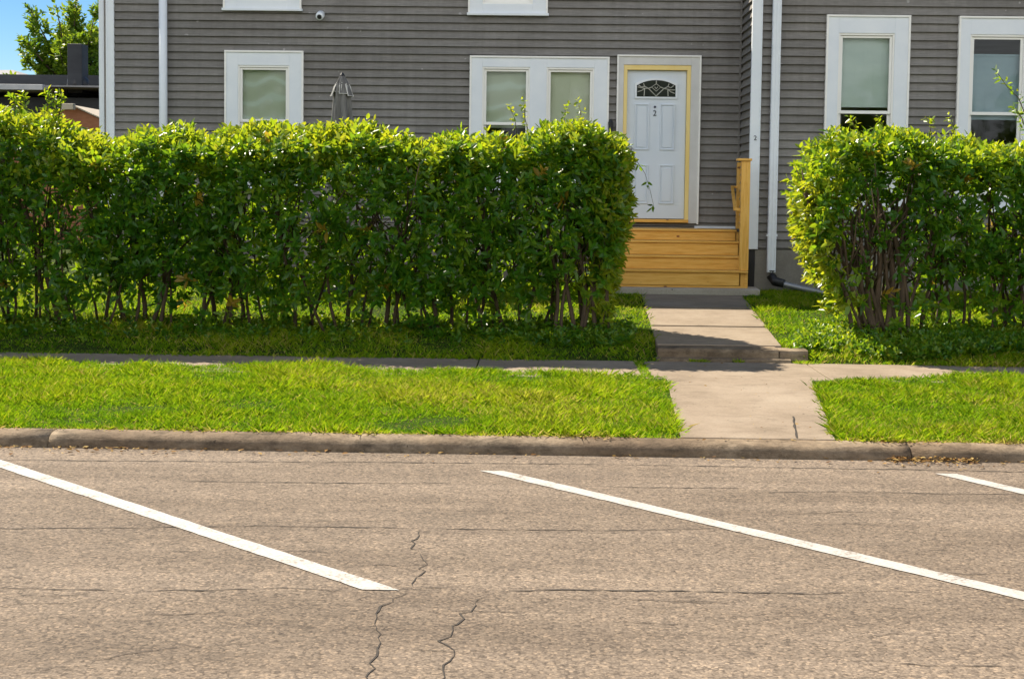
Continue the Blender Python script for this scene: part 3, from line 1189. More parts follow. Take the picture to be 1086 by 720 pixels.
# near post with cap, standing behind the bottom tread
px0, px1 = PY(785.2, 230, 18.03).x, PY(794.6, 230, 18.03).x
zpt = PY(790, 171, 18.05).z
MB().box(px0, px1, 18.012, 18.11, levels[0] + .002, zpt).build('newel_post', 'wood_post', stair, bevel=.005)
MB().box(px0 + .012, px1 - .002, 18.016, 18.10, .553, levels[0] - .028).build('post_foot', 'wood_post', stair, bevel=.004)
MB().box(px0 - .055, px1 + .015, 17.985, 18.14, zpt + .001, zpt + .032).build('post_cap', 'wood', stair, bevel=.006)
yb0, yb1 = 19.32, 19.41
bx0, bx1 = PY(781.2, 200, 19.37).x, PY(787, 200, 19.37).x
MB().box(bx0, bx0 + .075, yb0, yb1, levels[3] + .002, PY(784, 172.5, 19.37).z).build('newel_post', 'wood_post', stair, bevel=.005)
# grab rail on the stair side, with its two returns
h0, h1 = PY(779.6, 222, 18.06), PY(776.6, 198.5, 19.36)
hr = MB()
hr.tube([h0, h1], .028, 4)
hr.tube([h0 + Vector((.0, 0, 0)), Vector((px0 + .004, 18.06, h0.z - .006))], .024, 4)
hr.tube([h1, Vector((bx0 + .03, 19.36, h1.z))], .024, 4)
hr.build('handrail', 'wood', stair, bevel=.003)

# leaf caught on the door is a twig tip of the hedge, see below

# ------------------------------------------------------------------ security camera, wall lantern
sc = PY(341, 19, Y_MAIN)
seccam = empty('security_camera', (sc.x, Y_MAIN - .02, sc.z), 'small white security camera with black lens high on the grey siding', 'camera')
MB().tube([(sc.x, Y_MAIN - .018, sc.z + .03), (sc.x, Y_MAIN - .035, sc.z + .03)], .045, 14).build('mount', 'white', seccam)
MB().tube([(sc.x, Y_MAIN - .03, sc.z + .035), (sc.x, Y_MAIN - .06, sc.z + .06), (sc.x, Y_MAIN - .085, sc.z + .04)], .018, 8).build(
    'arm', 'white', seccam, smooth=True)
MB().tube([(sc.x, Y_MAIN - .04, sc.z + .035), (sc.x, Y_MAIN - .06, sc.z + .033), (sc.x, Y_MAIN - .16, sc.z - .0), (sc.x, Y_MAIN - .19, sc.z - .012)],
          [.045, .055, .056, .05], 16).build('housing', 'white', seccam, smooth=True)
MB().tube([(sc.x, Y_MAIN - .185, sc.z - .012), (sc.x, Y_MAIN - .196, sc.z - .018)], [.034, .03], 14).build('lens', 'black', seccam)
wl = PY(647.5, 128, Y_MAIN)
lan = empty('wall_lantern', (wl.x, Y_MAIN - .03, wl.z), 'small dark wall lantern between the double window and the door', 'lantern')
MB().box(wl.x - .03, wl.x + .03, Y_MAIN - .035, Y_MAIN - .018, wl.z - .1, wl.z + .0).build('back_plate', 'black', lan, bevel=.004)
MB().tube([(wl.x, Y_MAIN - .1, wl.z - .16), (wl.x, Y_MAIN - .1, wl.z - .15), (wl.x, Y_MAIN - .1, wl.z - .03), (wl.x, Y_MAIN - .1, wl.z + .0)],
          [.016, .028, .038, .01], 8).build('lamp_housing', 'black', lan)
MB().tube([(wl.x, Y_MAIN - .03, wl.z - .03), (wl.x, Y_MAIN - .1, wl.z + .01)], .01, 6).build('bracket', 'black', lan)

# ------------------------------------------------------------------ closed patio umbrella
YU = 17.4
ut = PY(363, 80, YU)
umb = empty('patio_umbrella', (ut.x, YU, float(gz(YU))), 'closed grey patio umbrella standing behind the long hedge', 'umbrella')
g0 = float(gz(YU))
MB().tube([(ut.x, YU, g0 + .02), (ut.x, YU, ut.z)], .02, 10).build('pole', 'grey_metal', umb)
MB().tube([(ut.x, YU, g0), (ut.x, YU, g0 + .05), (ut.x, YU, g0 + .08), (ut.x, YU, g0 + .3)], [.24, .24, .05, .035], 18).build(
    'base', 'black', umb)


def folded(zt_, zb_, rt, rb, folds, amp, n=96, rows=14, ph=0, sway=0):
    mb = MB()
    for i in range(rows + 1):
        t = i / rows
        r = rt + (rb - rt) * t ** .7
        for j in range(n):
            a = 2 * math.pi * j / n
            w = 1 + amp * (t ** .5) * math.cos(folds * a + ph + .6 * math.sin(3 * a + t))
            zz = zt_ + (zb_ - zt_) * t + (.03 * math.cos(folds * a + ph) if i == rows else 0)
            mb.v.append((ut.x + r * w * math.cos(a) + sway * t, YU + r * w * math.sin(a), zz))
    mb.f = [(i * n + j, i * n + (j + 1) % n, (i + 1) * n + (j + 1) % n, (i + 1) * n + j) for i in range(rows) for j in range(n)]
    return mb


c_ = folded(ut.z - .10, ut.z - 1.35, .085, .130, 6, .46, ph=.7).build('canopy', 'fabric', umb)
# vent skirt: eight hanging flaps, each edged with pale piping
vk, pp = MB(), MB()
for k in range(8):
    a = 2 * math.pi * (k + .35) / 8
    ca, sa = math.cos(a), math.sin(a)
    tx, ty = -sa, ca
    L_ = .23 + .03 * math.sin(k * 2.1)
    rr0, rr1 = .03, (.09, .15, .085, .11, .135, .09, .115, .13)[k]
    w0, w1 = .02, .052
    c0 = Vector((ut.x + ca * rr0, YU + sa * rr0, ut.z - .012))
    c1 = Vector((ut.x + ca * rr1, YU + sa * rr1, ut.z - L_))
    t_ = Vector((tx, ty, 0))
    cm = c0.lerp(c1, .55) + Vector((ca, sa, 0)) * .006
    P1 = [c0 - t_ * w0, c0 + t_ * w0, cm + t_ * w1 * .85, c1 + t_ * w1, c1 - t_ * w1, cm - t_ * w1 * .85]
    q = [p - Vector((ca, sa, 0)) * .006 for p in P1]
    vk.add(P1 + q, [(0, 1, 2, 5), (5, 2, 3, 4), (7, 6, 11, 8), (8, 11, 10, 9), (0, 5, 11, 6), (5, 4, 10, 11), (4, 3, 9, 10),
                    (3, 2, 8, 9), (2, 1, 7, 8)])
    pp.tube([P1[0].lerp(P1[5], .75), P1[5], P1[4], P1[3], P1[2], P1[1].lerp(P1[2], .75)], .0065, 6)
v_ = vk.build('vent', 'fabric', umb)
pp.build('piping', 'fabric_edge', v_)
MB().tube([(ut.x, YU, ut.z - .03), (ut.x, YU, ut.z), (ut.x, YU, ut.z + .03)], [.03, .032, .012], 10).build('finial', 'black', umb)

# ------------------------------------------------------------------ buildings beyond
YN = 34.0
nb = empty('neighbour_building', (PY(0, 110, YN).x, YN, .5), 'dark flat roofed building beyond the hedge at far left', 'building')
xl_, xr2 = PY(-160, 100, YN).x, PY(118, 100, YN).x
zA, zB_, zC_, zD = PY(40, 79.5, YN).z, PY(40, 89.5, YN).z, PY(40, 97, YN).z, .4
MB().box(xl_, xr2 + 3, YN + .3, YN + 9, zD, zB_ - .3).build('wall', 'darkwall', nb)
MB().box(xl_ - .1, xr2 + 3, YN + 2.2, YN + 9, zB_ - .4, PY(40, 79.5, YN + 2.2).z).build('parapet', 'darkwall', nb)
e0 = PY(52, 93, YN).x
mb = MB()
mb.box(xl_ - .3, e0, YN - .45, YN + 2.6, zC_, zC_ + .13)
mb.build('eave', 'flashing', nb, bevel=.01)
mb = MB()
mb.prism([(e0, zC_ + .01), (PY(58, 93, YN).x, zC_ + .09), (xr2 + 3, zC_ + .07), (xr2 + 3, zC_ + .13), (e0, zC_ + .125)], YN - .3, YN + 2.6, 'y')
mb.build('eave', 'greyroof', nb)
ch0, ch1 = PY(75.5, 60, YN + .9).x, PY(91, 60, YN + .9).x
MB().box(ch0, ch1, YN + .6, YN + 1.1, zC_, PY(83, 48, YN + .9).z).build('chimney', 'darkwall', nb, bevel=.02)
MB().tube([((ch0 + ch1) / 2, YN + .85, zC_ + .1), ((ch0 + ch1) / 2, YN + .85, zC_ + .35), ((ch0 + ch1) / 2, YN + .85, zC_ + .48)],
          [.27, .25, .12], 16).build('chimney_boot', 'black', nb, smooth=True)
for k in range(3):
    xw = xl_ + 1.2 + 2.2 * k
    MB().box(xw, xw + 1.0, YN + .26, YN + .32, 1.7, 2.9).build('window', 'darkglass', nb)

YS = 28.5
sh = empty('brown_shed', (PY(80, 120, YS).x, YS, .5), 'small shed with a shallow brown gabled roof beside the house corner', 'shed')
pk_ = PY(78, 113, YS)
pl_ = PY(40, 123, YS)
pr_ = PY(125, 133, YS)
mb = MB()
mb.prism([(pl_.x - .6, pl_.z - .28), (pk_.x, pk_.z), (pr_.x + .6, pr_.z - .28), (pr_.x + .6, pr_.z - .255), (pk_.x, pk_.z + .025), (pl_.x - .6, pl_.z - .255)], YS - .06, YS + 3, 'y')
mb.build('roof', 'cream', sh)
mb = MB()
mb.prism([(pl_.x - .5, .45), (pl_.x - .5, pl_.z - .26), (pk_.x, pk_.z - .01), (pr_.x + .5, pr_.z - .26), (pr_.x + .5, .45)], YS, YS + 2.8, 'y')
mb.build('wall', 'brownroof', sh)
MB().box(PY(70, 114, YS).x, PY(82, 114, YS).x, YS - .26, YS - .1, pk_.z - .08, pk_.z + .04).build('ridge_cap', 'cream', sh, bevel=.01)

YG = 52
gh = empty('grey_roofed_house', (PY(0, 90, YG).x - 2, YG, .5), 'distant house with a pale grey hipped roof above the dark building', 'house')
a_, b2 = PY(-120, 82, YG), PY(25, 82, YG)
mb = MB()
hz = PY(5, 68, YG).z
mb.add([(a_.x, YG, a_.z), (b2.x, YG, b2.z - .05), (b2.x, YG + 8, b2.z - .05), (a_.x, YG + 8, a_.z), (a_.x + 1.5, YG + 3, hz), (PY(14, 68, YG + 3).x, YG + 3, hz + .02)],
       [(0, 1, 5, 4), (1, 2, 5), (2, 3, 4, 5), (3, 0, 4), (3, 2, 1, 0)])
mb.build('roof', 'greyroof', gh)
MB().box(a_.x + .4, b2.x - .4, YG + .4, YG + 7.6, .4, b2.z - .06).build('wall', 'cream', gh)

# ------------------------------------------------------------------ tree beyond
YT = 46.0
tb = PY(78, 160, YT)
tree = empty('tree', (tb.x, YT, .5), 'leafy green tree with upswept branches behind the dark building', 'tree')
tk = MB()
tk.tube([(tb.x, YT, .4), (tb.x + .05, YT, 2), (tb.x - .05, YT, 4), (tb.x, YT, 5.2)], [.24, .19, .15, .10], 10)
tk.build('trunk', 'bark', tree, smooth=True)
lb = MB()
tips, dirs = [], []
topz = PY(70, 8, YT).z
for k in range(70):
    a = random.uniform(0, 2 * math.pi)
    zb0 = random.uniform(2.6, 5.0)
    tilt = random.uniform(.15, 1.05)
    L_ = random.uniform(1.6, 2.9) * (1.05 if tilt < .6 else .85)
    d = Vector((math.cos(a) * math.sin(tilt), math.sin(a) * math.sin(tilt), math.cos(tilt)))
    p0 = Vector((tb.x, YT, zb0))
    p1 = p0 + d * L_ * .5 + Vector((0, 0, .05))
    p2 = p0 + d * L_ + Vector((0, 0, .30))
    if p2.z > topz:
        p2.z = topz - random.uniform(0, .5)
    lb.tube([p0, p1, p2], [.05, .03, .012], 6)
    for s in range(30):
        t = random.uniform(.28, 1.0)
        q = p0.lerp(p1, t * 2) if t < .5 else p1.lerp(p2, t * 2 - 1)
        sp = .26 * (1.15 - t)
        tips.append(q + Vector((random.gauss(0, sp), random.gauss(0, sp), random.gauss(0, sp))))
        dirs.append(d + Vector((random.gauss(0, .4), random.gauss(0, .4), random.gauss(.35, .3))))
lb.build('limb', 'bark', tree, smooth=True)
tips, dirs = np.array([tuple(t) for t in tips]), np.array([tuple(t) for t in dirs])
Pq, tq = sprigs(tips, dirs, np.full(len(tips), .34), 8, (.17, .26), (.08, .12), np.clip(.45 + rng.normal(0, .2, len(tips)), 0, 1), .6)
strip_mesh('crown', 'treeleaf', Pq, tq, tree)

# ------------------------------------------------------------------ hedges
def make_hedge(name, label, x0, x1, yc, half, top_fn, end_left, end_right, dens=1.0, low=None, n_stems=60, seed=3, lowmul=1.0):
    g = float(gz(yc))
    h = empty(name, ((x0 + x1) / 2, yc, g), label, 'hedge', None)
    Lx = x1 - x0
    pos, dr, ti, ln = [], [], [], []

    def emit(n, side):
        x = rng.uniform(x0, x1, n)
        top = top_fn(x)
        hh = top - g
        u = rng.uniform(0, 1, n)
        depth = rng.exponential(.13, n)
        if side in ('front', 'back'):
            s = -1 if side == 'front' else 1
            z = g + .08 + (hh - .1) * u
            bulge = half * (.72 + .28 * np.sin(np.clip((z - g) / hh, 0, 1) * 2.4))
            P = np.stack([x, yc + s * bulge, z], 1)
            P[:, 1] += s * (.13 * vnoise(P, 2.3, seed) + .10 * vnoise(P, 7, seed + 1)) - s * depth
            d = np.stack([rng.normal(0, .5, n), s * np.abs(rng.normal(.8, .35, n)), rng.normal(.40, .42, n)], 1)
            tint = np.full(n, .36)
        elif side == 'top':
            y = yc + rng.uniform(-half, half, n) * .95
            z = top - rng.exponential(.10, n) + .02
            P = np.stack([x, y, z], 1)
            P[:, 2] -= .22 * ((y - yc) / half) ** 4 
            P[:, 2] += .05 * vnoise(P, 5, seed + 2)
            d = np.stack([rng.normal(0, .35, n), rng.normal(0, .35, n) + .35 * (y - yc) / half, np.abs(rng.normal(1, .25, n))], 1)
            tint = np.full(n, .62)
        elif side in ('left', 'right'):
            s = -1 if side == 'left' else 1
            y = yc + rng.uniform(-half, half, n)
            hh_ = top_fn(np.full(n, x0 if s < 0 else x1)) - g
            z = g + .12 + (hh_ - .15) * u
            X = np.full(n, float(x0 if s < 0 else x1))
            P = np.stack([X, y, z], 1)
            P[:, 0] += s * (.10 * vnoise(P, 3, seed) + .04 * vnoise(P, 7, seed)) - s * depth - s * .25 * np.abs((y - yc) / half) ** 3
            d = np.stack([s * np.abs(rng.normal(.8, .35, n)), rng.normal(0, .5, n), rng.normal(.45, .4, n)], 1)
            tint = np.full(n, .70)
        else:
            P = np.stack([x, yc + rng.uniform(-.8, .8, n) * half, g + .3 + (hh - .4) * u], 1)
            d = np.stack([rng.normal(0, .6, n), rng.normal(0, .6, n), rng.normal(.5, .5, n)], 1)
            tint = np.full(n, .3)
        if end_right is not None:      # the clipped end is narrower
            P[:, 1] = yc + (P[:, 1] - yc) * np.interp(P[:, 0], [x1 - 1.3, x1], [1, .74])
        # ends lean in towards the ground
        fz = np.clip((P[:, 2] - g) / (top_fn(P[:, 0]) - g), 0, 1)
        if end_right is not None:
            lim = end_right(fz)
            over = P[:, 0] - (lim)
            P[:, 0] = np.where(over > 0, lim - np.abs(over) * .25 - rng.exponential(.06, n), P[:, 0])
        if end_left is not None:
            lim = end_left(fz)
            over = lim - P[:, 0]
            P[:, 0] = np.where(over > 0, lim + np.abs(over) * .25 + rng.exponential(.06, n), P[:, 0])
        # thin out near the ground and in patches
        zz = P[:, 2] - g
        l0 = low(P[:, 0]) if low is not None else .50
        keep = np.clip((zz - .0) / l0, .0, 1) ** .8
        keep = np.where(zz < l0, keep * lowmul * (.85 + .7 * vnoise(P, 4, seed + 5)), 1)
        patch = vnoise(P, 3.1, seed + 9)
        p2 = vnoise(P, 8.5, seed + 13)
        keep = keep * np.where((p2 < -.22) & (side == 'front'), .30, 1)
        keep = keep * np.where((patch < -.5) & (side != 'top'), .5, 1)
        k = rng.uniform(0, 1, n) < keep
        P, d, tint = P[k], d[k], tint[k]
        tint = tint + .12 * vnoise(P, 1.3, seed + 4) + rng.normal(0, .09, len(P))
        tint = np.where(rng.uniform(0, 1, len(P)) < .005, 1.0, np.minimum(tint, .82))
        pos.append(P)
        dr.append(d)
        ti.append(tint)
        ln.append(rng.uniform(.08, .16, len(P)) * (1.25 if side == 'top' else 1))

    hgt = 2.2
    emit(int(Lx * hgt * 160 * dens), 'front')
    emit(int(Lx * hgt * 115 * dens), 'back')
    emit(int(Lx * 2 * half * 300 * dens), 'top')
    emit(int(Lx * 2 * half * hgt * 62 * dens), 'inside')
    if end_right is not None:
        emit(int(2 * half * hgt * 260 * dens), 'right')
    if end_left is not None:
        emit(int(2 * half * hgt * 260 * dens), 'left')
    P_, t_ = sprigs(np.concatenate(pos), np.concatenate(dr), np.concatenate(ln), 8, (.062, .140), (.028, .052),
                    np.concatenate(ti))
    # long new shoots standing above the clipped top
    ns = int(Lx * 16)
    xs = rng.uniform(x0 + .15, x1 - .1, ns)
    ys = yc + rng.uniform(-.7, .7, ns) * half
    Ps, ts = [P_], [t_]
    sb = np.stack([xs, ys, top_fn(xs) - .02], 1)
    dd = np.stack([rng.normal(0, .28, ns), rng.normal(0, .25, ns), np.ones(ns)], 1)
    a, b = sprigs(sb, dd, rng.uniform(.10, .24, ns), 10, (.045, .075), (.018, .028), np.clip(.72 + rng.normal(0, .1, ns), 0, .93), .55)
    Ps.append(a)
    ts.append(b)
    fol = strip_mesh('foliage', 'leaf', np.concatenate(Ps), np.concatenate(ts), h)
    # woody stems: clumps that fan upwards
    for i in range(n_stems):
        xb = x0 + .35 + (Lx - .7) * ((i + random.uniform(.1, .9)) / n_stems)
        if end_right is not None:
            xb = min(xb, end_right(np.array([.0]))[0] - .12 - random.uniform(0, .1))
        if end_left is not None:
            xb = max(xb, end_left(np.array([.0]))[0] + .12 + random.uniform(0, .1))
        yb = yc + random.uniform(-.28, .22)
        sm = MB()
        Hs = random.uniform(1.3, 1.85)
        lean = Vector((random.gauss(0, .17), random.gauss(0, .13), 1))
        r0 = random.uniform(.012, .026)
        p = Vector((xb, yb, g - .04))
        pts = [p.copy()]
        for s in range(6):
            p = p + lean * (Hs / 6) + Vector((random.gauss(0, .025), random.gauss(0, .02), 0))
            pts.append(p.copy())
        sm.tube(pts, [r0 * (1.1 - .12 * s) for s in range(7)], 7)
        for s in (2, 3, 3, 4):
            q = pts[s]
            dv = Vector((random.gauss(0, .5), random.gauss(0, .4), random.uniform(.6, 1.1)))
            L_ = random.uniform(.4, .8)
            sm.tube([q, q + dv * L_ * .5 + Vector((random.gauss(0, .03), 0, 0)), q + dv * L_], [r0 * .55, r0 * .4, r0 * .22], 5)
        sm.build('stem', 'bark', h, smooth=True)
    return h


YH = 14.5


def top_l(x):
    q = np.array([-9, -5.3, -4.75, -4.35, -3.8, -2.9, -1.7, -1.2, -.6, 0, .4, .75, 1.1])
    z = np.array([2.50, 2.47, 2.25, 2.17, 2.24, 2.31, 2.32, 2.20, 2.22, 2.32, 2.39, 2.32, 2.18])
    return np.interp(x, q, z) - .10 + .03 * np.sin(x * 6.1) + .025 * np.sin(x * 13.7 + 1)


er_top = PY(660, 150, YH).x
er_bot = PY(632, 330, YH).x
hl = make_hedge('hedge', 'long clipped green hedge left of the garden walk', -9.0, er_top + .03, YH, .66, top_l, None,
                lambda f: er_bot + (er_top - er_bot) * np.clip(f * 1.5, 0, 1) ** .8, n_stems=84, seed=3,
                low=lambda x: .50 + .55 * np.clip(1.5 - np.abs(x - er_bot + .25) / .3, 0, 1))
el_top = PY(852, 170, YH).x
el_bot = PY(890, 335, YH).x


def top_r(x):
    return 2.17 + .06 * np.sin(x * 2.1 + .6) + .03 * np.sin(x * 9.1) - .28 * np.clip((el_top + .25 - x) / .3, 0, 1) ** 2


hr_ = make_hedge('hedge', 'shorter leafy hedge with bare brown stems right of the garden walk', el_top - .03, 9.0, YH, .56, top_r,
                 lambda f: el_bot + (el_top - el_bot) * np.clip(f * 1.5, 0, 1) ** .9, None,
                 low=lambda x: .60 + .75 * np.clip(1.5 - np.abs(x - el_bot - .2) / .5, 0, 1), n_stems=62, seed=11, lowmul=.6, dens=.85)
# the bare clump of thick stems at its left end
for i, (bx, tx, r0) in enumerate([(905, 858, .022), (918, 878, .02), (925, 900, .026), (932, 915, .028), (938, 925, .03), (946, 936, .034),
                                  (952, 953, .03), (958, 962, .024), (912, 866, .016), (941, 908, .02), (966, 985, .018)]):
    a = PY(bx, 349, YH - .25)
    b = PY(tx, 205 + 10 * (i % 4), YH - .3 + .05 * (i % 3))
    a.z = float(gz(YH - .25)) - .03
    sm = MB()
    pts = []
    for s in range(8):
        t = s / 7
        q = a.lerp(b, t) + Vector((.05 * math.sin(t * 5 + i), .02 * math.sin(t * 4 + 2 * i), 0))
        q.x += (b.x - a.x) * .18 * (t * t - t)
        pts.append(q)
    sm.tube(pts, [r0 * (1.1 - .07 * s) for s in range(8)], 8)
    for s in (3, 4, 5, 6):
        q = pts[s]
        dv = Vector((random.gauss(0, .4), random.gauss(0, .3), 1))
        sm.tube([q, q + dv * .25, q + dv * .5 + Vector((random.gauss(0, .05), 0, 0))], [r0 * .5, r0 * .36, r0 * .2], 6)
    sm.build('stem', 'bark', hr_, smooth=True)


def shoot(h, pts, Y, n, seed_t=.7, r=.006, L=(.05, .085), name='twig', tipn=10):
    """a single long shoot with its own leaves"""
    q = [PY(px, py, Y + dy) for px, py, dy in pts]
    m_ = MB()
    m_.tube(q, [r * (1 - .6 * i / len(q)) for i in range(len(q))], 6)
    tw = m_.build(name, 'bark', h, smooth=True)
    P_, D_ = [], []
    for i in range(n):
        t = (i + .8) / n * (len(q) - 1)
        k = min(int(t), len(q) - 2)
        p = q[k].lerp(q[k + 1], t - k)
        P_.append(tuple(p))
        d = (q[k + 1] - q[k]).normalized() + Vector((random.gauss(0, .5), random.gauss(0, .4), random.gauss(.1, .4)))
        D_.append(tuple(d))
    o, t = sprigs(np.array(P_), np.array(D_), np.full(n, .07), 4, L, (.022, .034), np.full(n, seed_t), .8)
    tw_l = strip_mesh('foliage', 'leaf', o, t, None)
    tw_l.parent = tw
    tw_l.location = -h.location
    return tw


shoot(hl, [(664, 168, .1), (676, 172, .05), (684, 184, 0), (690, 204, -.05), (694, 222, -.08)], YH, 3, .35, .003)
shoot(hl, [(560, 140, 0), (556, 122, -.05), (557, 108, -.05)], YH, 5, .75, .004, (.04, .06))
shoot(hl, [(548, 142, 0), (546, 126, -.05), (541, 116, -.05)], YH, 5, .75, .004, (.04, .06))
shoot(hl, [(612, 136, 0), (616, 122, 0), (614, 110, 0)], YH, 5, .72, .004, (.04, .06))
shoot(hl, [(600, 136, 0), (598, 122, 0), (601, 114, 0)], YH, 5, .72, .004, (.04, .06))
for x in (14, 24, 48, 56, 62):
    shoot(hl, [(x, 126, 0), (x + 3, 112, 0), (x + (x % 7) - 3, 98 + x % 5, .02)], YH, 8, .62, .006)
shoot(hr_, [(1096, 160, 0), (1090, 128, -.05), (1080, 104, -.1), (1068, 92, -.1), (1058, 78, -.08)], YH, 9, .5, .006, (.06, .09))
shoot(hr_, [(1092, 150, 0), (1084, 126, -.05), (1077, 116, -.1)], YH, 8, .6, .006, (.06, .09))
for x in (905, 935, 985, 1010):
    shoot(hr_, [(x, 150, 0), (x + 2, 136, 0), (x + (x % 5) - 2, 126, 0)], YH, 6, .72, .005, (.05, .07))


for i, (bx, tx, r0) in enumerate([(634, 650, .016), (628, 636, .022), (622, 641, .018), (616, 618, .024), (606, 600, .022), (598, 606, .018),
                                  (590, 584, .02), (640, 655, .011)]):
    a = PY(bx, 345, YH - .3)
    b = PY(tx, 222 + 9 * (i % 4), YH - .4 + .05 * (i % 3))
    a.z = float(gz(YH - .3)) - .03
    sm = MB()
    pts = []
    for s in range(8):
        t = s / 7
        q = a.lerp(b, t) + Vector((.04 * math.sin(t * 5 + 2 * i), .02 * math.sin(t * 4 + 2 * i), 0))
        pts.append(q)
    sm.tube(pts, [r0 * (1.1 - .07 * s) for s in range(8)], 8)
    for s in (3, 5, 6):
        q = pts[s]
        dv = Vector((random.gauss(0, .4), random.gauss(0, .3), 1))
        sm.tube([q, q + dv * .22, q + dv * .42], [r0 * .5, r0 * .36, r0 * .2], 6)
    sm.build('stem', 'bark', hl, smooth=True)

# ------------------------------------------------------------------ grass, ground cover, litter
def blades(P, hgt, width, tint, lean=.55):
    n = len(P)
    a = rng.uniform(0, 2 * math.pi, n)
    d = np.stack([np.cos(a), np.sin(a), np.zeros(n)], 1) * (lean * rng.uniform(.25, 1.4, n))[:, None]
    d[:, 2] = 1
    d = unit(d)
    side = unit(np.cross(d, unit(rng.normal(size=(n, 3)))))
    bend = np.stack([d[:, 0], d[:, 1], -.25 * np.ones(n)], 1) * (rng.uniform(.1, .75, n) * hgt)[:, None]
    h = hgt[:, None]
    w = width[:, None]
    m1 = P + d * h * .5 + bend * .22
    t = P + d * h + bend
    b1 = P - side * w * .5
    o = np.stack([P, P + side * w * .5 + 0 * d, m1 + side * w * .45, t, m1 - side * w * .45, P - side * w * .5], 1)
    return o, np.clip(tint, 0, 1)


def in_poly_x(P, fl, fr):
    return (P[:, 0] > fl(P[:, 1])) & (P[:, 0] < fr(P[:, 1]))


wl0, wl1 = at_z(722, Y_KB, .12).x, at_z(707, Y_S0, .18).x
wr0, wr1 = at_z(886, Y_KB, .12).x, at_z(861, Y_S0, .18).x
fl_walk = lambda y: np.interp(y, [Y_KB, Y_S0], [wl0, wl1])
fr_walk = lambda y: np.interp(y, [Y_KB, Y_S0], [wr0, wr1])


def scatter(n, xa, xb, ya, yb):
    P = np.stack([rng.uniform(xa, xb, n), rng.uniform(ya, yb, n), np.zeros(n)], 1)
    return P


def grass(name, label, P, hr_=(.036, .088), wr=(.0032, .0066), base=.50, lean=.8, straw=.05):
    P[:, 2] = np.where((P[:, 1] > Y_S0) & (P[:, 1] < Y_S1), .172, gz(P[:, 1]) - .008)
    n = len(P)
    cl = vnoise(P * np.array([1, 1, 0]), 5.3, 2.0)
    cl2 = vnoise(P * np.array([1, 1, 0]) , 1.7, 5.0)
    h = rng.uniform(*hr_, n) * np.clip(1 + .55 * cl + .30 * cl2 + .35 * vnoise(P * np.array([1, 1, 0]), 11, 9.0), .35, 2.4)
    t = base + .26 * cl2 + .24 * cl + rng.normal(0, .20, n)
    t = np.where(rng.uniform(0, 1, n) < straw * (1 + 2 * (cl2 > .25)), rng.uniform(.92, 1, n), np.minimum(t, .9))
    o, t = blades(P, np.maximum(h, .02), rng.uniform(*wr, n), t, lean)
    ob = strip_mesh(name, 'grass', o, t)
    tag(ob, label, 'grass', None, 'stuff')
    return ob


jit = lambda n, s=.03: rng.normal(0, s, n)
# verge between kerb and pavement
P = scatter(160000, -6.2, 2, Y_KB + .01, Y_S0 + .75)
P = P[P[:, 0] < fl_walk(P[:, 1]) + np.abs(jit(len(P), .02)) - .02]
P = P[(P[:, 1] < Y_S0 + .05 + .27 * np.clip(.6 - P[:, 0], 0, 1.2) * (1 + .2 * np.sin(P[:, 0] * 2.3)) + .03 * np.sin(P[:, 0] * 9) + jit(len(P), .05))]
grass('grass', 'bright sunlit grass of the verge between kerb and pavement, left of the walk', P)
P = scatter(98000, 1.5, 6.2, Y_KB + .01, Y_S0 + .6)
P = P[P[:, 0] > fr_walk(P[:, 1]) - np.abs(jit(len(P), .025)) + .02]
P = P[(P[:, 1] < Y_S0 + .42 * np.clip(P[:, 0] - 2.7, 0, 1) + .03 * np.sin(P[:, 0] * 7) + jit(len(P), .04))]
grass('grass', 'bright sunlit grass of the verge between kerb and pavement, right of the walk', P)
P = np.concatenate([scatter(2600, -6.2, wl0, Y_KB - .005, Y_KB + .045), scatter(1500, wr0, 6.2, Y_KB - .005, Y_KB + .045)])
P = P[rng.uniform(0, 1, len(P)) < .55 + .6 * vnoise(P, 3.7, 8)]
grass('grass', 'dry yellow grass blades lying over the back of the kerb', P, (.03, .08), (.005, .010), .88, 1.6, .5)
# garden lawns
P = scatter(105000, -8, 1.6, Y_S1 - .14, 19.2)
P = P[P[:, 1] > Y_S1 + .06 + .04 * np.sin(P[:, 0] * 4.3) + jit(len(P), .05) - .14 * (P[:, 0] < .3)]
P = P[P[:, 0] < xl(P[:, 1]) + np.abs(jit(len(P), .03)) - .03]
P = P[rng.uniform(0, 1, len(P)) < np.where(P[:, 1] < 14.2, 1, .62)]
P = P[~((P[:, 1] > 17.72) & (P[:, 0] > at_z(654, 17.76, .5).x))]
grass('grass', 'lawn grass around and behind the long hedge', P, (.045, .085), (.005, .009))
P = scatter(90000, 1.5, 8, Y_S1 - .15, 18.3)
P = P[P[:, 1] > 13.28 - .16 * np.clip(P[:, 0] - 2.9, 0, 1) + jit(len(P), .03)]
P = P[P[:, 0] > np.where(P[:, 1] < 13.6, sx2, xr(P[:, 1])) - np.abs(jit(len(P), .03)) + .03]
P = P[rng.uniform(0, 1, len(P)) < np.where(P[:, 1] < 14.2, 1, .7)]
P = P[~((P[:, 1] > 17.72) & (P[:, 0] < at_z(807, 17.76, .5).x))]
grass('grass', 'lawn grass around and behind the short right hedge', P, (.045, .085), (.005, .009))
# seams: grass growing in the step and pavement joints
P = np.concatenate([scatter(260, sx0 + .3, sx0 + .46, 13.2, 13.26), scatter(120, sx0 + .72, sx0 + .78, 13.2, 13.26),
                    scatter(500, .9, .98, 12.0, 13.25), scatter(300, 2.4, 2.62, 13.15, 13.3)])
grass('grass', 'tufts of weeds in the joints of the step and pavement', P, (.02, .05), (.005, .009), .45)


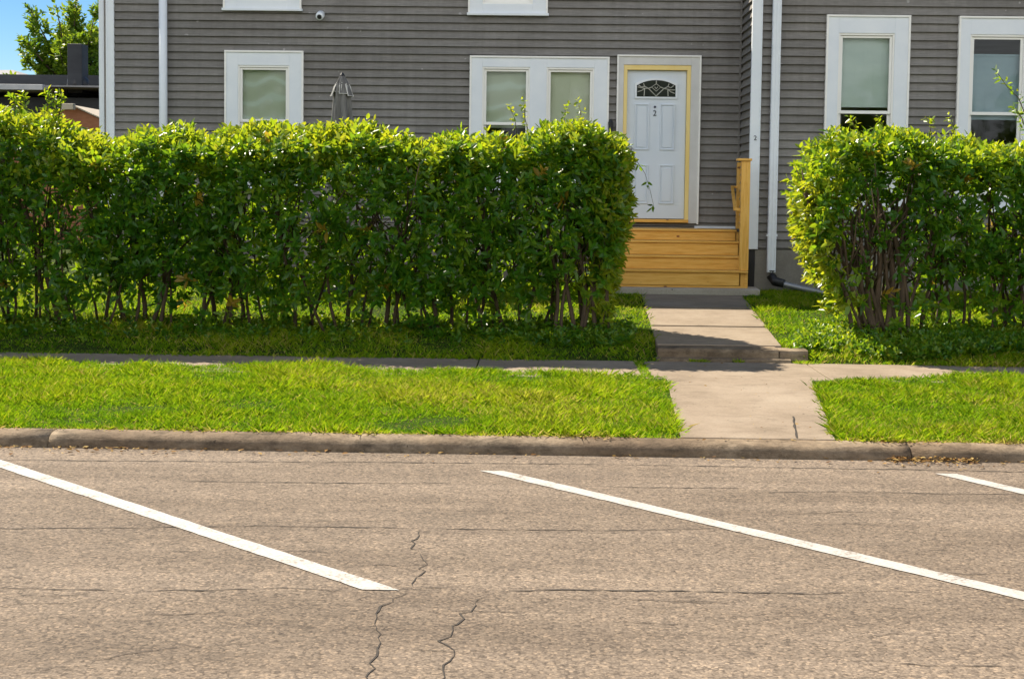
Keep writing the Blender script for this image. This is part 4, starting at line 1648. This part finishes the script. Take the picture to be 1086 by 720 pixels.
def cover(name, label, P, n_leaf=7, base=.45, ln=(.05, .13), Lr=(.045, .08), Wr=(.02, .035)):
    P[:, 2] = gz(P[:, 1])
    n = len(P)
    d = np.stack([rng.normal(0, .5, n), rng.normal(-.1, .5, n), np.ones(n)], 1)
    o, t = sprigs(P, d, rng.uniform(*ln, n), n_leaf, Lr, Wr, np.clip(base + .12 * vnoise(P, 3, 1) + rng.normal(0, .12, n), 0, .9), .85)
    return tag(strip_mesh(name, 'leaf', o, t), label, 'ground cover', None, 'stuff')


P = scatter(5600, sx2 - .28, 6.4, 13.28, 14.6)
edge = 13.28 + .18 * (1 + np.sin(P[:, 0] * 3.1) * .6)
P = P[(P[:, 1] > edge) & (P[:, 0] > xr(P[:, 1]) + .12 + .25 * (P[:, 1] - 13.5))]
P = P[rng.uniform(0, 1, len(P)) < .55 + .45 * vnoise(P, 2.5, 3)]
cover('ground_cover', 'low leafy ground cover at the foot of the right hedge', P, 8, .48, (.08, .20))
P = scatter(5200, -6.2, er_bot + .35, 13.62, 14.7)
P = P[rng.uniform(0, 1, len(P)) < np.where(P[:, 0] > -.6, .55, .22) * (1 + vnoise(P, 2.5, 3)) * np.clip((P[:, 1] - 13.55) / .5, .15, 1)]
cover('ground_cover', 'low leafy suckers at the foot of the long left hedge', P, 8, .42, (.06, .16))


def litter(name, label, P, Lr=(.02, .05), tint=(0, 1)):
    n = len(P)
    a = rng.uniform(0, 6.28, n)
    d = np.stack([np.cos(a), np.sin(a), rng.normal(.08, .12, n)], 1)
    up = np.stack([rng.normal(0, .35, n), rng.normal(0, .35, n), np.ones(n)], 1)
    L = rng.uniform(*Lr, n)
    o = leaf_outline(P, d, up, L, L * rng.uniform(.25, .55, n), .3, -.05)
    return tag(strip_mesh(name, 'dryleaf', o, rng.uniform(*tint, n)), label, 'leaf litter', None, 'stuff')


P = scatter(900, -5, 4.6, 9.0, 9.34)
P[:, 1] = 9.345 - rng.exponential(.07, len(P))
P[:, 2] = .008
dense = (np.abs(P[:, 0] + 3.0) < .75) | (np.abs(P[:, 0] - 2.62) < .35)
P = P[dense | (rng.uniform(0, 1, len(P)) < .28)]
q = scatter(170, 2.35, 2.9, 9.1, 9.34)
q[:, 1] = 9.35 - rng.exponential(.05, len(q))
q[:, 2] = rng.uniform(.006, .03, len(q))
litter('fallen_leaves', 'dry brown leaves and grit gathered in the gutter along the kerb', np.concatenate([P, q]), (.012, .05))
P = np.concatenate([scatter(200, -5, 4.6, 9.46, 9.56), scatter(70, 2.3, 2.7, 9.44, 9.56), scatter(30, .3, .5, 9.44, 9.53)])
P[:, 2] = .100
q = scatter(40, wl1, wr1, 9.6, 13.2)
q[:, 2] = gz(q[:, 1]) + .032
litter('fallen_leaves', 'dry leaf bits on the kerb top and on the concrete walk', np.concatenate([P, q]), (.01, .035), (.2, 1))

n_ = 5200
P = np.stack([rng.uniform(-55, 55, n_), -44 + rng.normal(0, 1.6, n_), rng.uniform(0, 1, n_)], 1)
P[:, 2] = P[:, 2] * (7.2 + 2.2 * np.sin(P[:, 0] * .7) + 1.2 * np.sin(P[:, 0] * 1.9 + 1))
o, t = sprigs(P, rng.normal(0, 1, (n_, 3)) + np.array([0, .4, .4]), np.full(n_, .8), 6, (.5, .8), (.3, .45),
              np.clip(.4 + rng.normal(0, .2, n_), 0, .9), .8)
tag(strip_mesh('tree_line', 'treeleaf', o, t), 'row of trees across the street mirrored in the window panes', 'trees', None, 'stuff')

# ------------------------------------------------------------------ light
FILL_CLOUD = 11.5
sun_to = Vector((-.66, .66, 1.0)).normalized()
elev = math.asin(sun_to.z)
azim = math.atan2(sun_to.x, sun_to.y)
w = bpy.data.worlds.new('World')
scene.world = w
w.use_nodes = True
nt = w.node_tree
sky = nt.nodes.new('ShaderNodeTexSky')
sky.sky_type = 'NISHITA'
sky.sun_disc = False
sky.sun_elevation = elev
sky.sun_rotation = azim
sky.altitude = 1200
sky.air_density = 1.0
sky.dust_density = 0.0
sky.ozone_density = 3.0
# unseen clouds added behind camera to fill shaded facade; sky beyond house stays blue
tc = nt.nodes.new('ShaderNodeTexCoord')
mp = nt.nodes.new('ShaderNodeMapping')
mp.inputs['Scale'].default_value = (1, 1, 1.9)
nt.links.new(tc.outputs['Generated'], mp.inputs['Vector'])
cn = noise_node(nt, mp.outputs['Vector'], 2.1, 8, .58)
sx = nt.nodes.new('ShaderNodeSeparateXYZ')
nt.links.new(tc.outputs['Generated'], sx.inputs[0])
mm = nd(nt, 'ShaderNodeMath', operation='MULTIPLY_ADD')
nt.links.new(sx.outputs['Y'], mm.inputs[0])
mm.inputs[1].default_value = -.42
m2 = nd(nt, 'ShaderNodeMath', operation='MULTIPLY_ADD')
nt.links.new(sx.outputs['Z'], m2.inputs[0])
m2.inputs[1].default_value = -.38
nt.links.new(cn, m2.inputs[2])
nt.links.new(m2.outputs[0], mm.inputs[2])
cmask = ramp(nt, mm.outputs[0], [(.40, (0, 0, 0)), (.58, (1, 1, 1))])
hs = nd(nt, 'ShaderNodeHueSaturation', Saturation=1.3, Value=.80)
nt.links.new(sky.outputs[0], hs.inputs['Color'])
skyc = mix(nt, cmask, hs.outputs[0], (FILL_CLOUD * .97, FILL_CLOUD * .99, FILL_CLOUD * 1.02))
nt.links.new(skyc, nt.nodes['Background'].inputs['Color'])
nt.nodes['Background'].inputs['Strength'].default_value = .055
sl = bpy.data.lights.new('sun', 'SUN')
sl.energy = 4.2
sl.angle = R(.53)
sl.color = (1.0, .89, .73)
so = bpy.data.objects.new('sun', sl)
col.objects.link(so)
so.rotation_euler = (-sun_to).to_track_quat('-Z', 'Y').to_euler()
so.location = sun_to * 60

scene.view_settings.view_transform = 'Standard'
scene.view_settings.look = 'None'
scene.view_settings.exposure = 1.33
scene.view_settings.gamma = 1
scene.view_settings.use_curve_mapping = False
scene.render.engine = 'CYCLES'
scene.cycles.max_bounces = 8
scene.cycles.transparent_max_bounces = 12
